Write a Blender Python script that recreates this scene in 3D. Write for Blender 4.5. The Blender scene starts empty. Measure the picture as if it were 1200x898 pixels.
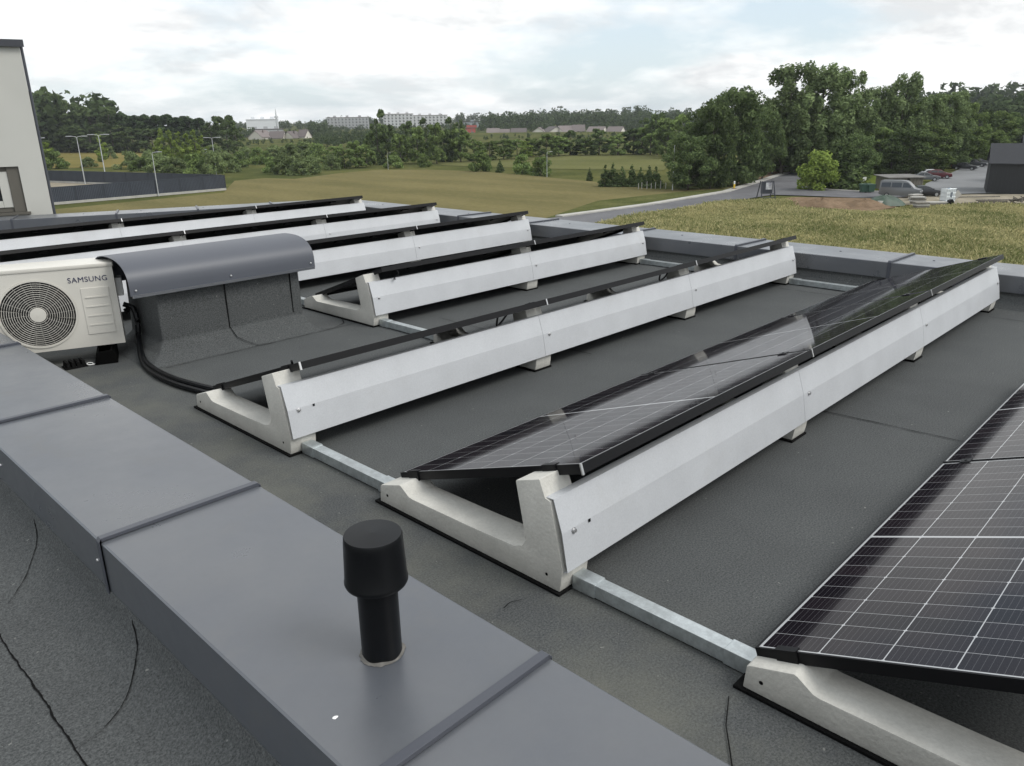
import bpy, bmesh, math, random
import numpy as np
from mathutils import Vector, Matrix
R = math.radians
scene = bpy.context.scene
COL = scene.collection
rng = np.random.default_rng(7)
random.seed(7)

# ------------------------------------------------------------------ camera
F_PX, PITCH, YAW, ROLL, CAM_H = 910.035, 0.3289, 0.7697, -0.0158, 1.4674
CAM = Vector((0, 0, CAM_H))
FW = Vector((math.cos(YAW)*math.cos(PITCH), math.sin(YAW)*math.cos(PITCH), -math.sin(PITCH)))
_r = Vector((math.sin(YAW), -math.cos(YAW), 0)); _u = _r.cross(FW)
RT = _r*math.cos(ROLL) + _u*math.sin(ROLL)
UP = -_r*math.sin(ROLL) + _u*math.cos(ROLL)
cd = bpy.data.cameras.new('camera'); cam = bpy.data.objects.new('camera', cd); COL.objects.link(cam)
m = Matrix.Identity(4)
for i in range(3):
    m[i][0] = RT[i]; m[i][1] = UP[i]; m[i][2] = -FW[i]; m[i][3] = CAM[i]
cam.matrix_world = m
cd.sensor_fit = 'HORIZONTAL'; cd.sensor_width = 36; cd.lens = 36*F_PX/1200
cd.clip_start = 0.05; cd.clip_end = 6000
scene.camera = cam

def ray(px, py): return FW + RT*((px-600)/F_PX) - UP*((py-449)/F_PX)
def at_z(px, py, z):
    d = ray(px, py); return CAM + d*((z-CAM_H)/d.z)
GZ = -10.0
def G(px, py, dz=0): return at_z(px, py, GZ+dz)
def depth(P): return (Vector(P)-CAM).dot(FW)
def px_m(P): return depth(P)/F_PX          # metres covered by one photo pixel at P
RIGHT_ANG = math.atan2(_r.y, _r.x)         # heading of the image's right

# ------------------------------------------------------------------ world, sun, exposure
SUN_EL, SUN_AZ = 50.0, -68.0                # azimuth: direction towards the sun, measured from +X to +Y
w = bpy.data.worlds.new('World'); scene.world = w; w.use_nodes = True
nt = w.node_tree; nt.nodes.clear()
def N(t, **k):
    n = nt.nodes.new(t)
    for a, b in k.items(): setattr(n, a, b)
    return n
out = N('ShaderNodeOutputWorld'); bg = N('ShaderNodeBackground'); bg.inputs[1].default_value = 0.1
sky = N('ShaderNodeTexSky', sky_type='NISHITA', sun_disc=False)
sky.sun_elevation = R(SUN_EL); sky.sun_rotation = R(90-SUN_AZ)
sky.air_density = 1.0; sky.dust_density = 1.5; sky.altitude = 100
tc = N('ShaderNodeTexCoord'); sp = N('ShaderNodeSeparateXYZ'); nt.links.new(tc.outputs['Generated'], sp.inputs[0])
def M_(op, a, b=None, c=None):
    n = N('ShaderNodeMath', operation=op)
    for i, v in enumerate((a, b, c)):
        if v is None: continue
        if isinstance(v, (int, float)): n.inputs[i].default_value = v
        else: nt.links.new(v, n.inputs[i])
    return n.outputs[0]
zz = M_('ADD', M_('MAXIMUM', sp.outputs[2], 0.0), 0.24)
cx = M_('DIVIDE', sp.outputs[0], zz); cy = M_('DIVIDE', sp.outputs[1], zz)
cb = N('ShaderNodeCombineXYZ'); nt.links.new(cx, cb.inputs[0]); nt.links.new(cy, cb.inputs[1])
def noise(scale, detail, rough, off, dist=0.0):
    mp = N('ShaderNodeMapping'); mp.inputs['Location'].default_value = off
    nt.links.new(cb.outputs[0], mp.inputs[0])
    n = N('ShaderNodeTexNoise'); n.inputs['Scale'].default_value = scale; n.inputs['Detail'].default_value = detail
    n.inputs['Roughness'].default_value = rough; n.inputs['Distortion'].default_value = dist
    nt.links.new(mp.outputs[0], n.inputs['Vector']); return n.outputs[0]
n1 = noise(.95, 8, .55, (3.1, 1.7, 0), .15)       # cloud cover
n2 = noise(1.9, 9, .6, (9.0, 4.2, 0), .25)         # bright / grey inside the clouds
def ramp(v, stops):
    r = N('ShaderNodeValToRGB'); e = r.color_ramp.elements
    while len(e) < len(stops): e.new(.5)
    for el, (p_, c_) in zip(e, stops): el.position = p_; el.color = (*c_, 1)
    nt.links.new(v, r.inputs[0]); return r.outputs[0]
cover = ramp(n1, [(.38, (0, 0, 0)), (.52, (1, 1, 1))])
cloud = ramp(n2, [(.36, (6.35, 6.5, 6.6)), (.47, (8.2, 8.3, 8.3)), (.58, (9.3, 9.35, 9.3))])
thin = N('ShaderNodeMix', data_type='RGBA'); thin.inputs[0].default_value = .62
nt.links.new(sky.outputs[0], thin.inputs[6]); thin.inputs[7].default_value = (6.8, 7.75, 8.4, 1)
mx = N('ShaderNodeMix', data_type='RGBA')
nt.links.new(cover, mx.inputs[0]); nt.links.new(thin.outputs[2], mx.inputs[6]); nt.links.new(cloud, mx.inputs[7])
nt.links.new(mx.outputs[2], bg.inputs[0]); nt.links.new(bg.outputs[0], out.inputs[0])

sl = bpy.data.lights.new('sun', 'SUN'); sl.energy = 1.5; sl.angle = R(24); sl.color = (1, .975, .93)
so = bpy.data.objects.new('sun', sl); COL.objects.link(so)
sd = Vector((math.cos(R(SUN_EL))*math.cos(R(SUN_AZ)), math.cos(R(SUN_EL))*math.sin(R(SUN_AZ)), math.sin(R(SUN_EL))))
so.rotation_euler = sd.to_track_quat('Z', 'Y').to_euler(); so.location = (0, 0, 60)
vs = scene.view_settings
vs.view_transform = 'Standard'; vs.look = 'None'; vs.gamma = 1; vs.exposure = 0.40; vs.use_curve_mapping = False
scene.render.engine = 'CYCLES'

# ------------------------------------------------------------------ materials
def mat(name, col, rough=.7, metal=0, var=0.0, vscale=5.0, bump=0.0, bscale=60.0, col2=None, spec=.5, coords='Object', stretch=None, detail=6, vlo=.35, vhi=.65, objrand=0.0, grain=0.0, gscale=200.0):
    mt = bpy.data.materials.new(name); mt.use_nodes = True
    t = mt.node_tree; b = t.nodes['Principled BSDF']; L = t.links
    b.inputs['Base Color'].default_value = (*col, 1); b.inputs['Roughness'].default_value = rough
    b.inputs['Metallic'].default_value = metal; b.inputs['Specular IOR Level'].default_value = spec
    tcn = t.nodes.new('ShaderNodeTexCoord'); src = tcn.outputs[coords]
    if stretch:
        mp = t.nodes.new('ShaderNodeMapping'); mp.inputs['Scale'].default_value = stretch
        L.new(src, mp.inputs[0]); src = mp.outputs[0]
    cout = None
    if var or col2:
        c2 = col2 or tuple(max(0, c*(1-var)) for c in col)
        n = t.nodes.new('ShaderNodeTexNoise'); n.inputs['Scale'].default_value = vscale; n.inputs['Detail'].default_value = detail
        n.inputs['Roughness'].default_value = .6
        L.new(src, n.inputs['Vector'])
        r = t.nodes.new('ShaderNodeValToRGB'); r.color_ramp.elements[0].position = vlo; r.color_ramp.elements[1].position = vhi
        r.color_ramp.elements[0].color = (*c2, 1); r.color_ramp.elements[1].color = (*[c*(1+(var if not col2 else 0)) for c in col], 1)
        L.new(n.outputs[0], r.inputs[0]); cout = r.outputs[0]
    if grain:
        n = t.nodes.new('ShaderNodeTexNoise'); n.inputs['Scale'].default_value = gscale; n.inputs['Detail'].default_value = 3
        n.inputs['Roughness'].default_value = .8
        L.new(src, n.inputs['Vector'])
        mr = t.nodes.new('ShaderNodeMapRange'); mr.inputs[1].default_value = .3; mr.inputs[2].default_value = .7
        mr.inputs[3].default_value = 1-grain; mr.inputs[4].default_value = 1+grain
        L.new(n.outputs[0], mr.inputs[0])
        mm = t.nodes.new('ShaderNodeMix'); mm.data_type = 'RGBA'; mm.blend_type = 'MULTIPLY'; mm.inputs[0].default_value = 1
        if cout: L.new(cout, mm.inputs[6])
        else: mm.inputs[6].default_value = (*col, 1)
        L.new(mr.outputs[0], mm.inputs[7]); cout = mm.outputs[2]
    if objrand:
        oi = t.nodes.new('ShaderNodeObjectInfo'); mr = t.nodes.new('ShaderNodeMapRange')
        mr.inputs[3].default_value = 1-objrand; mr.inputs[4].default_value = 1+objrand
        L.new(oi.outputs['Random'], mr.inputs[0])
        mm = t.nodes.new('ShaderNodeMix'); mm.data_type = 'RGBA'; mm.blend_type = 'MULTIPLY'; mm.inputs[0].default_value = 1
        if cout: L.new(cout, mm.inputs[6])
        else: mm.inputs[6].default_value = (*col, 1)
        L.new(mr.outputs[0], mm.inputs[7]); cout = mm.outputs[2]
    if cout: L.new(cout, b.inputs['Base Color'])
    if bump:
        n = t.nodes.new('ShaderNodeTexNoise'); n.inputs['Scale'].default_value = bscale; n.inputs['Detail'].default_value = 4
        L.new(src, n.inputs['Vector'])
        bp = t.nodes.new('ShaderNodeBump'); bp.inputs['Strength'].default_value = bump; bp.inputs['Distance'].default_value = .01
        L.new(n.outputs[0], bp.inputs['Height']); L.new(bp.outputs[0], b.inputs['Normal'])
    return mt

def felt_material():
    # mineral-surfaced bitumen felt: granules, drifts of pale dust along the walkway, damp darker blotches
    mt = bpy.data.materials.new('bitumen_felt'); mt.use_nodes = True
    t = mt.node_tree; b = t.nodes['Principled BSDF']; L = t.links
    b.inputs['Roughness'].default_value = .88; b.inputs['Specular IOR Level'].default_value = .35
    tcn = t.nodes.new('ShaderNodeTexCoord')
    def nz(scale, det, ro, stretch=None, off=(0, 0, 0)):
        mp = t.nodes.new('ShaderNodeMapping'); mp.inputs['Location'].default_value = off
        if stretch: mp.inputs['Scale'].default_value = stretch
        L.new(tcn.outputs['Object'], mp.inputs[0])
        n = t.nodes.new('ShaderNodeTexNoise'); n.inputs['Scale'].default_value = scale; n.inputs['Detail'].default_value = det
        n.inputs['Roughness'].default_value = ro; L.new(mp.outputs[0], n.inputs['Vector']); return n.outputs[0]
    def rp(v, a, ca, c, cc):
        r = t.nodes.new('ShaderNodeValToRGB'); r.color_ramp.elements[0].position = a; r.color_ramp.elements[1].position = c
        r.color_ramp.elements[0].color = (*ca, 1); r.color_ramp.elements[1].color = (*cc, 1); L.new(v, r.inputs[0]); return r.outputs[0]
    gran = rp(nz(150, 4, .85), .36, (.029, .0315, .0325), .68, (.124, .131, .132))
    blot = rp(nz(1.6, 6, .6), .35, (.88, .88, .88), .68, (1.08, 1.08, 1.07))
    mm = t.nodes.new('ShaderNodeMix'); mm.data_type = 'RGBA'; mm.blend_type = 'MULTIPLY'; mm.inputs[0].default_value = 1
    L.new(gran, mm.inputs[6]); L.new(blot, mm.inputs[7])
    # dust along the walkway beside the near parapet (x 1.1 .. 1.75)
    s = t.nodes.new('ShaderNodeSeparateXYZ'); L.new(tcn.outputs['Object'], s.inputs[0])
    mr = t.nodes.new('ShaderNodeMapRange'); mr.interpolation_type = 'SMOOTHSTEP'
    mr.inputs[1].default_value = 2.1; mr.inputs[2].default_value = 1.35; L.new(s.outputs[0], mr.inputs[0])
    mr2 = t.nodes.new('ShaderNodeMapRange'); mr2.interpolation_type = 'SMOOTHSTEP'
    mr2.inputs[1].default_value = .6; mr2.inputs[2].default_value = 1.15; L.new(s.outputs[0], mr2.inputs[0])
    ds = rp(nz(2.2, 7, .65, off=(4, 2, 0)), .40, (0, 0, 0), .68, (1, 1, 1))
    m1 = t.nodes.new('ShaderNodeMath'); m1.operation = 'MULTIPLY'; L.new(mr.outputs[0], m1.inputs[0]); L.new(ds, m1.inputs[1])
    m2 = t.nodes.new('ShaderNodeMath'); m2.operation = 'MULTIPLY'; L.new(m1.outputs[0], m2.inputs[0]); L.new(mr2.outputs[0], m2.inputs[1])
    m3 = t.nodes.new('ShaderNodeMath'); m3.operation = 'MULTIPLY'; m3.inputs[1].default_value = .55; L.new(m2.outputs[0], m3.inputs[0])
    d = t.nodes.new('ShaderNodeMix'); d.data_type = 'RGBA'; L.new(m3.outputs[0], d.inputs[0]); L.new(mm.outputs[2], d.inputs[6])
    d.inputs[7].default_value = (.150, .150, .122, 1)
    # sparse pale specks
    spk = rp(nz(38, 2, .5, off=(1, 7, 0)), .735, (0, 0, 0), .76, (.5, .5, .5))
    d2 = t.nodes.new('ShaderNodeMix'); d2.data_type = 'RGBA'; L.new(spk, d2.inputs[0]); L.new(d.outputs[2], d2.inputs[6]); d2.inputs[7].default_value = (.3, .3, .28, 1)
    L.new(d2.outputs[2], b.inputs['Base Color'])
    bp = t.nodes.new('ShaderNodeBump'); bp.inputs['Strength'].default_value = .55; bp.inputs['Distance'].default_value = .004
    L.new(nz(190, 3, .7), bp.inputs['Height'])
    bp2 = t.nodes.new('ShaderNodeBump'); bp2.inputs['Strength'].default_value = .35; bp2.inputs['Distance'].default_value = .02
    L.new(nz(3.0, 4, .5), bp2.inputs['Height']); L.new(bp.outputs[0], bp2.inputs['Normal'])
    L.new(bp2.outputs[0], b.inputs['Normal'])
    return mt

PAN_L, PAN_W = 1.675, 0.99
def cell_material():
    # monocrystalline half cells: 20 rows x 6 columns, white gaps, fine busbars, cell-to-cell tone differences
    mt = bpy.data.materials.new('solar_cells'); mt.use_nodes = True
    t = mt.node_tree; b = t.nodes['Principled BSDF']; L = t.links
    tcn = t.nodes.new('ShaderNodeTexCoord'); s = t.nodes.new('ShaderNodeSeparateXYZ'); L.new(tcn.outputs['Object'], s.inputs[0])
    def mth(op, a, b_=None, c=None):
        n = t.nodes.new('ShaderNodeMath'); n.operation = op
        for i, v in enumerate((a, b_, c)):
            if v is None: continue
            if isinstance(v, (int, float)): n.inputs[i].default_value = v
            else: L.new(v, n.inputs[i])
        return n.outputs[0]
    X, Y = s.outputs[0], s.outputs[1]
    mx_, my_ = .0135, .0135
    hw = (PAN_L - 2*mx_ - .012)/20
    xc = mth('SUBTRACT', X, PAN_L/2)                                   # centred
    xa = mth('SUBTRACT', mth('ABSOLUTE', xc), .006)                    # distance from the middle gap
    def line(v, pitch, half):                                          # 1 on the line
        fr = mth('FRACT', mth('DIVIDE', v, pitch)); d = mth('MINIMUM', fr, mth('SUBTRACT', 1.0, fr))
        return mth('LESS_THAN', mth('MULTIPLY', d, pitch), half)
    cw = (PAN_W - 2*my_)/6
    yy = mth('SUBTRACT', Y, my_)
    lx = mth('MULTIPLY', line(xa, hw, .0009), .75); ly = line(yy, cw, .0014)
    mid = mth('LESS_THAN', xa, .0)
    edge = mth('MAXIMUM', mth('GREATER_THAN', mth('ABSOLUTE', xc), PAN_L/2-mx_), mth('GREATER_THAN', mth('ABSOLUTE', mth('SUBTRACT', Y, PAN_W/2)), PAN_W/2-my_))
    # small diamond where the cell corners meet
    fx = mth('MULTIPLY', mth('PINGPONG', mth('DIVIDE', xa, hw*2), .5), hw*2); fy = mth('MULTIPLY', mth('PINGPONG', mth('DIVIDE', yy, cw), .5), cw)
    dia = mth('LESS_THAN', mth('ADD', fx, fy), .006)
    wl = mth('MAXIMUM', mth('MAXIMUM', lx, ly), mth('MAXIMUM', mth('MAXIMUM', mid, edge), dia))
    bus = line(yy, cw/10, .0006)
    # per-cell tone
    ix = mth('FLOOR', mth('DIVIDE', xc, hw)); iy = mth('FLOOR', mth('DIVIDE', yy, cw))
    cbn = t.nodes.new('ShaderNodeCombineXYZ'); L.new(ix, cbn.inputs[0]); L.new(iy, cbn.inputs[1])
    oi = t.nodes.new('ShaderNodeObjectInfo'); L.new(oi.outputs['Random'], cbn.inputs[2])
    wn = t.nodes.new('ShaderNodeTexWhiteNoise'); L.new(cbn.outputs[0], wn.inputs[0])
    r = t.nodes.new('ShaderNodeValToRGB'); r.color_ramp.elements[0].color = (.009, .008, .011, 1); r.color_ramp.elements[1].color = (.018, .0145, .018, 1)
    L.new(wn.outputs[0], r.inputs[0])
    a = t.nodes.new('ShaderNodeMix'); a.data_type = 'RGBA'; L.new(mth('MULTIPLY', bus, .35), a.inputs[0]); L.new(r.outputs[0], a.inputs[6]); a.inputs[7].default_value = (.16, .16, .17, 1)
    c = t.nodes.new('ShaderNodeMix'); c.data_type = 'RGBA'; L.new(wl, c.inputs[0]); L.new(a.outputs[2], c.inputs[6]); c.inputs[7].default_value = (.44, .45, .46, 1)
    L.new(c.outputs[2], b.inputs['Base Color'])
    n = t.nodes.new('ShaderNodeTexNoise'); n.inputs['Scale'].default_value = 6; n.inputs['Detail'].default_value = 5; L.new(tcn.outputs['Object'], n.inputs['Vector'])
    mr = t.nodes.new('ShaderNodeMapRange'); mr.inputs[3].default_value = .03; mr.inputs[4].default_value = .09; L.new(n.outputs[0], mr.inputs[0])
    L.new(mr.outputs[0], b.inputs['Roughness'])
    b.inputs['IOR'].default_value = 1.5; b.inputs['Specular IOR Level'].default_value = .15
    return mt

def leaf_material(name, c1, c2, objrand=.25):
    mt = bpy.data.materials.new(name); mt.use_nodes = True
    t = mt.node_tree; L = t.links; t.nodes.clear()
    o = t.nodes.new('ShaderNodeOutputMaterial')
    geo = t.nodes.new('ShaderNodeNewGeometry'); tcn = t.nodes.new('ShaderNodeTexCoord')
    n = t.nodes.new('ShaderNodeTexNoise'); n.inputs['Scale'].default_value = .45; n.inputs['Detail'].default_value = 4; L.new(tcn.outputs['Object'], n.inputs['Vector'])
    ad = t.nodes.new('ShaderNodeMath'); ad.operation = 'MULTIPLY_ADD'; L.new(geo.outputs['Random Per Island'], ad.inputs[0]); ad.inputs[1].default_value = .45; L.new(n.outputs[0], ad.inputs[2])
    r = t.nodes.new('ShaderNodeValToRGB'); r.color_ramp.elements[0].position = .4; r.color_ramp.elements[1].position = 1.05
    r.color_ramp.elements[0].color = (*c1, 1); r.color_ramp.elements[1].color = (*c2, 1); L.new(ad.outputs[0], r.inputs[0])
    oi = t.nodes.new('ShaderNodeObjectInfo'); mr = t.nodes.new('ShaderNodeMapRange'); mr.inputs[3].default_value = 1-objrand; mr.inputs[4].default_value = 1+objrand
    L.new(oi.outputs['Random'], mr.inputs[0])
    mm = t.nodes.new('ShaderNodeMix'); mm.data_type = 'RGBA'; mm.blend_type = 'MULTIPLY'; mm.inputs[0].default_value = 1
    L.new(r.outputs[0], mm.inputs[6]); L.new(mr.outputs[0], mm.inputs[7])
    d = t.nodes.new('ShaderNodeBsdfDiffuse'); tr = t.nodes.new('ShaderNodeBsdfTranslucent'); ms = t.nodes.new('ShaderNodeMixShader'); ms.inputs[0].default_value = .3
    L.new(mm.outputs[2], d.inputs[0]); L.new(mm.outputs[2], tr.inputs[0]); L.new(d.outputs[0], ms.inputs[1]); L.new(tr.outputs[0], ms.inputs[2]); L.new(ms.outputs[0], o.inputs[0])
    return mt

MT = {}
MT['felt'] = felt_material()
MT['cells'] = cell_material()
MT['cap'] = mat('grey_coated_sheet', (.074, .082, .097), .28, .0, col2=(.090, .096, .106), vscale=2.4, vlo=.36, vhi=.66, bump=.10, bscale=1.6, spec=1.0, grain=.03, gscale=40)
def add_dust(mt, col, scale, lo, hi, amt):
    t = mt.node_tree; b = t.nodes['Principled BSDF']; L = t.links; src = b.inputs['Base Color'].links[0].from_socket
    tcn = t.nodes.new('ShaderNodeTexCoord'); out_ = src
    geo = t.nodes.new('ShaderNodeNewGeometry')
    n = t.nodes.new('ShaderNodeTexNoise'); n.inputs['Scale'].default_value = scale; n.inputs['Detail'].default_value = 9; n.inputs['Roughness'].default_value = .68; L.new(geo.outputs['Position'], n.inputs['Vector'])
    r = t.nodes.new('ShaderNodeMapRange'); r.interpolation_type = 'SMOOTHSTEP'; r.inputs[1].default_value = lo; r.inputs[2].default_value = hi; r.inputs[4].default_value = amt; L.new(n.outputs[0], r.inputs[0])
    m_ = t.nodes.new('ShaderNodeMix'); m_.data_type = 'RGBA'; L.new(r.outputs[0], m_.inputs[0]); L.new(src, m_.inputs[6]); m_.inputs[7].default_value = (*col, 1); L.new(m_.outputs[2], b.inputs['Base Color'])
    r2 = t.nodes.new('ShaderNodeMapRange'); r2.inputs[1].default_value = .3; r2.inputs[2].default_value = .7; r2.inputs[3].default_value = b.inputs['Roughness'].default_value-.05; r2.inputs[4].default_value = b.inputs['Roughness'].default_value+.14; L.new(n.outputs[0], r2.inputs[0]); L.new(r2.outputs[0], b.inputs['Roughness'])
add_dust(MT['cap'], (.150, .140, .120), 2.3, .56, .76, .32)
MT['capdark'] = mat('grey_seam_sheet', (.06, .065, .08), .38)
MT['alu'] = mat('aluzinc_sheet', (.515, .53, .55), .46, .15, var=.04, vscale=4, bump=.12, bscale=1.3, grain=.07, gscale=150)
add_dust(MT['alu'], (.36, .35, .32), 3.1, .54, .80, .22)
MT['galv'] = mat('galvanised_steel', (.52, .56, .57), .36, .7, var=.14, vscale=26, grain=.08, gscale=120)
MT['concrete'] = mat('cast_concrete', (.53, .52, .48), .85, 0, var=.07, vscale=7, bump=.25, bscale=70, grain=.07, gscale=90)
add_dust(MT['concrete'], (.30, .29, .25), 5.0, .55, .78, .25)
MT['blackframe'] = mat('black_anodised_aluminium', (.006, .006, .007), .42, .0, spec=.2)
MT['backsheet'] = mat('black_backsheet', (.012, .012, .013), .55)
MT['rubber'] = mat('black_rubber', (.008, .008, .008), .95, spec=.1, grain=.3, gscale=150)
MT['blackplastic'] = mat('black_plastic', (.0045, .005, .006), .34, var=.2, vscale=12, spec=.2)
MT['pipedust'] = mat('dusty_sealant', (.125, .12, .11), .9, var=.25, vscale=40)
MT['acwhite'] = mat('ivory_painted_steel', (.62, .60, .545), .38, var=.03, vscale=3)
MT['acdark'] = mat('painted_fan_shade', (.008, .008, .008), .7)
MT['fingrey'] = mat('fan_blade_grey', (.014, .014, .014), .5)
MT['blueink'] = mat('dark_blue_print', (.010, .014, .07), .45)
MT['white'] = mat('white_plastic', (.78, .78, .76), .45)
MT['steel'] = mat('bright_steel', (.62, .62, .62), .3, .9)
MT['render'] = mat('off_white_render', (.50, .50, .465), .9, var=.03, vscale=1.2, bump=.1, bscale=80)
MT['brownframe'] = mat('grey_brown_frame', (.105, .098, .082), .6)
MT['glass'] = mat('dark_window_glass', (.025, .03, .033), .06, spec=.8)
MT['fence'] = mat('slate_grey_sheet', (.040, .048, .064), .6, var=.12, vscale=.6)
MT['fencepost'] = mat('dark_post', (.028, .033, .044), .6)
MT['kerb'] = mat('pale_concrete', (.40, .39, .36), .9, var=.12, vscale=.8)
MT['lampgrey'] = mat('galvanised_lamp_post', (.50, .52, .53), .45, .2)
MT['asphalt'] = mat('worn_asphalt', (.135, .135, .142), .9, spec=.15, var=.14, vscale=.25, grain=.12, gscale=6)
MT['asphalt2'] = mat('parking_asphalt', (.20, .205, .21), .9, spec=.15, var=.1, vscale=.12, grain=.1, gscale=5)
MT['field'] = mat('mown_grass', (.178, .155, .074), .95, spec=0, col2=(.128, .117, .055), vscale=.10, stretch=(1, .28, 1), detail=8, grain=.16, gscale=2.6)
MT['verge'] = mat('green_verge', (.118, .120, .050), .95, spec=0, col2=(.062, .075, .026), vscale=.2, detail=8, grain=.25, gscale=3)
MT['ground'] = mat('rough_meadow', (.110, .112, .042), .95, spec=0, col2=(.050, .064, .024), vscale=.06, detail=9, grain=.2, gscale=1.2)
MT['soil'] = mat('weedy_soil', (.19, .17, .08), .95, spec=0, col2=(.12, .118, .05), vscale=.35, detail=8, grain=.25, gscale=3)
MT['dirt'] = mat('brown_earth', (.225, .162, .110), .95, spec=0, col2=(.15, .108, .072), vscale=.8, detail=9, grain=.2, gscale=4, bump=.6, bscale=2)
MT['sand'] = mat('pale_sandy_ground', (.32, .285, .225), .95, spec=0, col2=(.21, .19, .145), vscale=.4, detail=8, grain=.18, gscale=3)
MT['barn'] = mat('charcoal_cladding', (.022, .024, .027), .7, var=.12, vscale=1.2, stretch=(6, 6, .3))
MT['barnroof'] = mat('dark_grey_roof_sheet', (.036, .038, .043), .75, spec=.25, var=.06, vscale=2)
MT['wood'] = mat('weathered_boards', (.26, .24, .205), .9, col2=(.13, .12, .10), vscale=2.5, stretch=(4, 4, .4))
MT['bark'] = mat('grey_bark', (.085, .075, .06), .95, var=.3, vscale=3)
MT['palebark'] = mat('pale_bark', (.20, .19, .16), .95, var=.3, vscale=3)
MT['tyre'] = mat('tyre_rubber', (.016, .016, .017), .85)
MT['rim'] = mat('alloy_rim', (.42, .43, .44), .35, .6)
MT['carglass'] = mat('car_glass', (.02, .024, .028), .08, spec=.8)
MT['lightlens'] = mat('headlight_lens', (.6, .62, .63), .15)
MT['redlens'] = mat('red_lens', (.35, .02, .02), .25)
def paint(name, c): return mat(name, c, .28, .15, spec=.6)
LEAF = dict(
    dark=leaf_material('dark_green_leaves', (.050, .078, .034), (.165, .220, .090)),
    mid=leaf_material('mid_green_leaves', (.078, .122, .042), (.240, .315, .110)),
    airy=leaf_material('silvery_green_leaves', (.088, .128, .056), (.240, .305, .140)),
    lime=leaf_material('yellow_green_leaves', (.125, .180, .040), (.275, .350, .090), .15),
    pine=leaf_material('pine_needles', (.030, .052, .028), (.090, .130, .060)),
    willow=leaf_material('grey_green_leaves', (.095, .138, .058), (.245, .300, .130)))
MT['weeds'] = leaf_material('tall_weed_blades', (.150, .180, .062), (.52, .47, .25), .0)
for n_ in MT['weeds'].node_tree.nodes:
    if n_.type == 'TEX_NOISE': n_.inputs['Scale'].default_value = .11; n_.inputs['Detail'].default_value = 6; n_.inputs['Roughness'].default_value = .7
    if n_.type == 'VALTORGB': n_.color_ramp.elements[0].position = .50; n_.color_ramp.elements[1].position = .92

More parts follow.
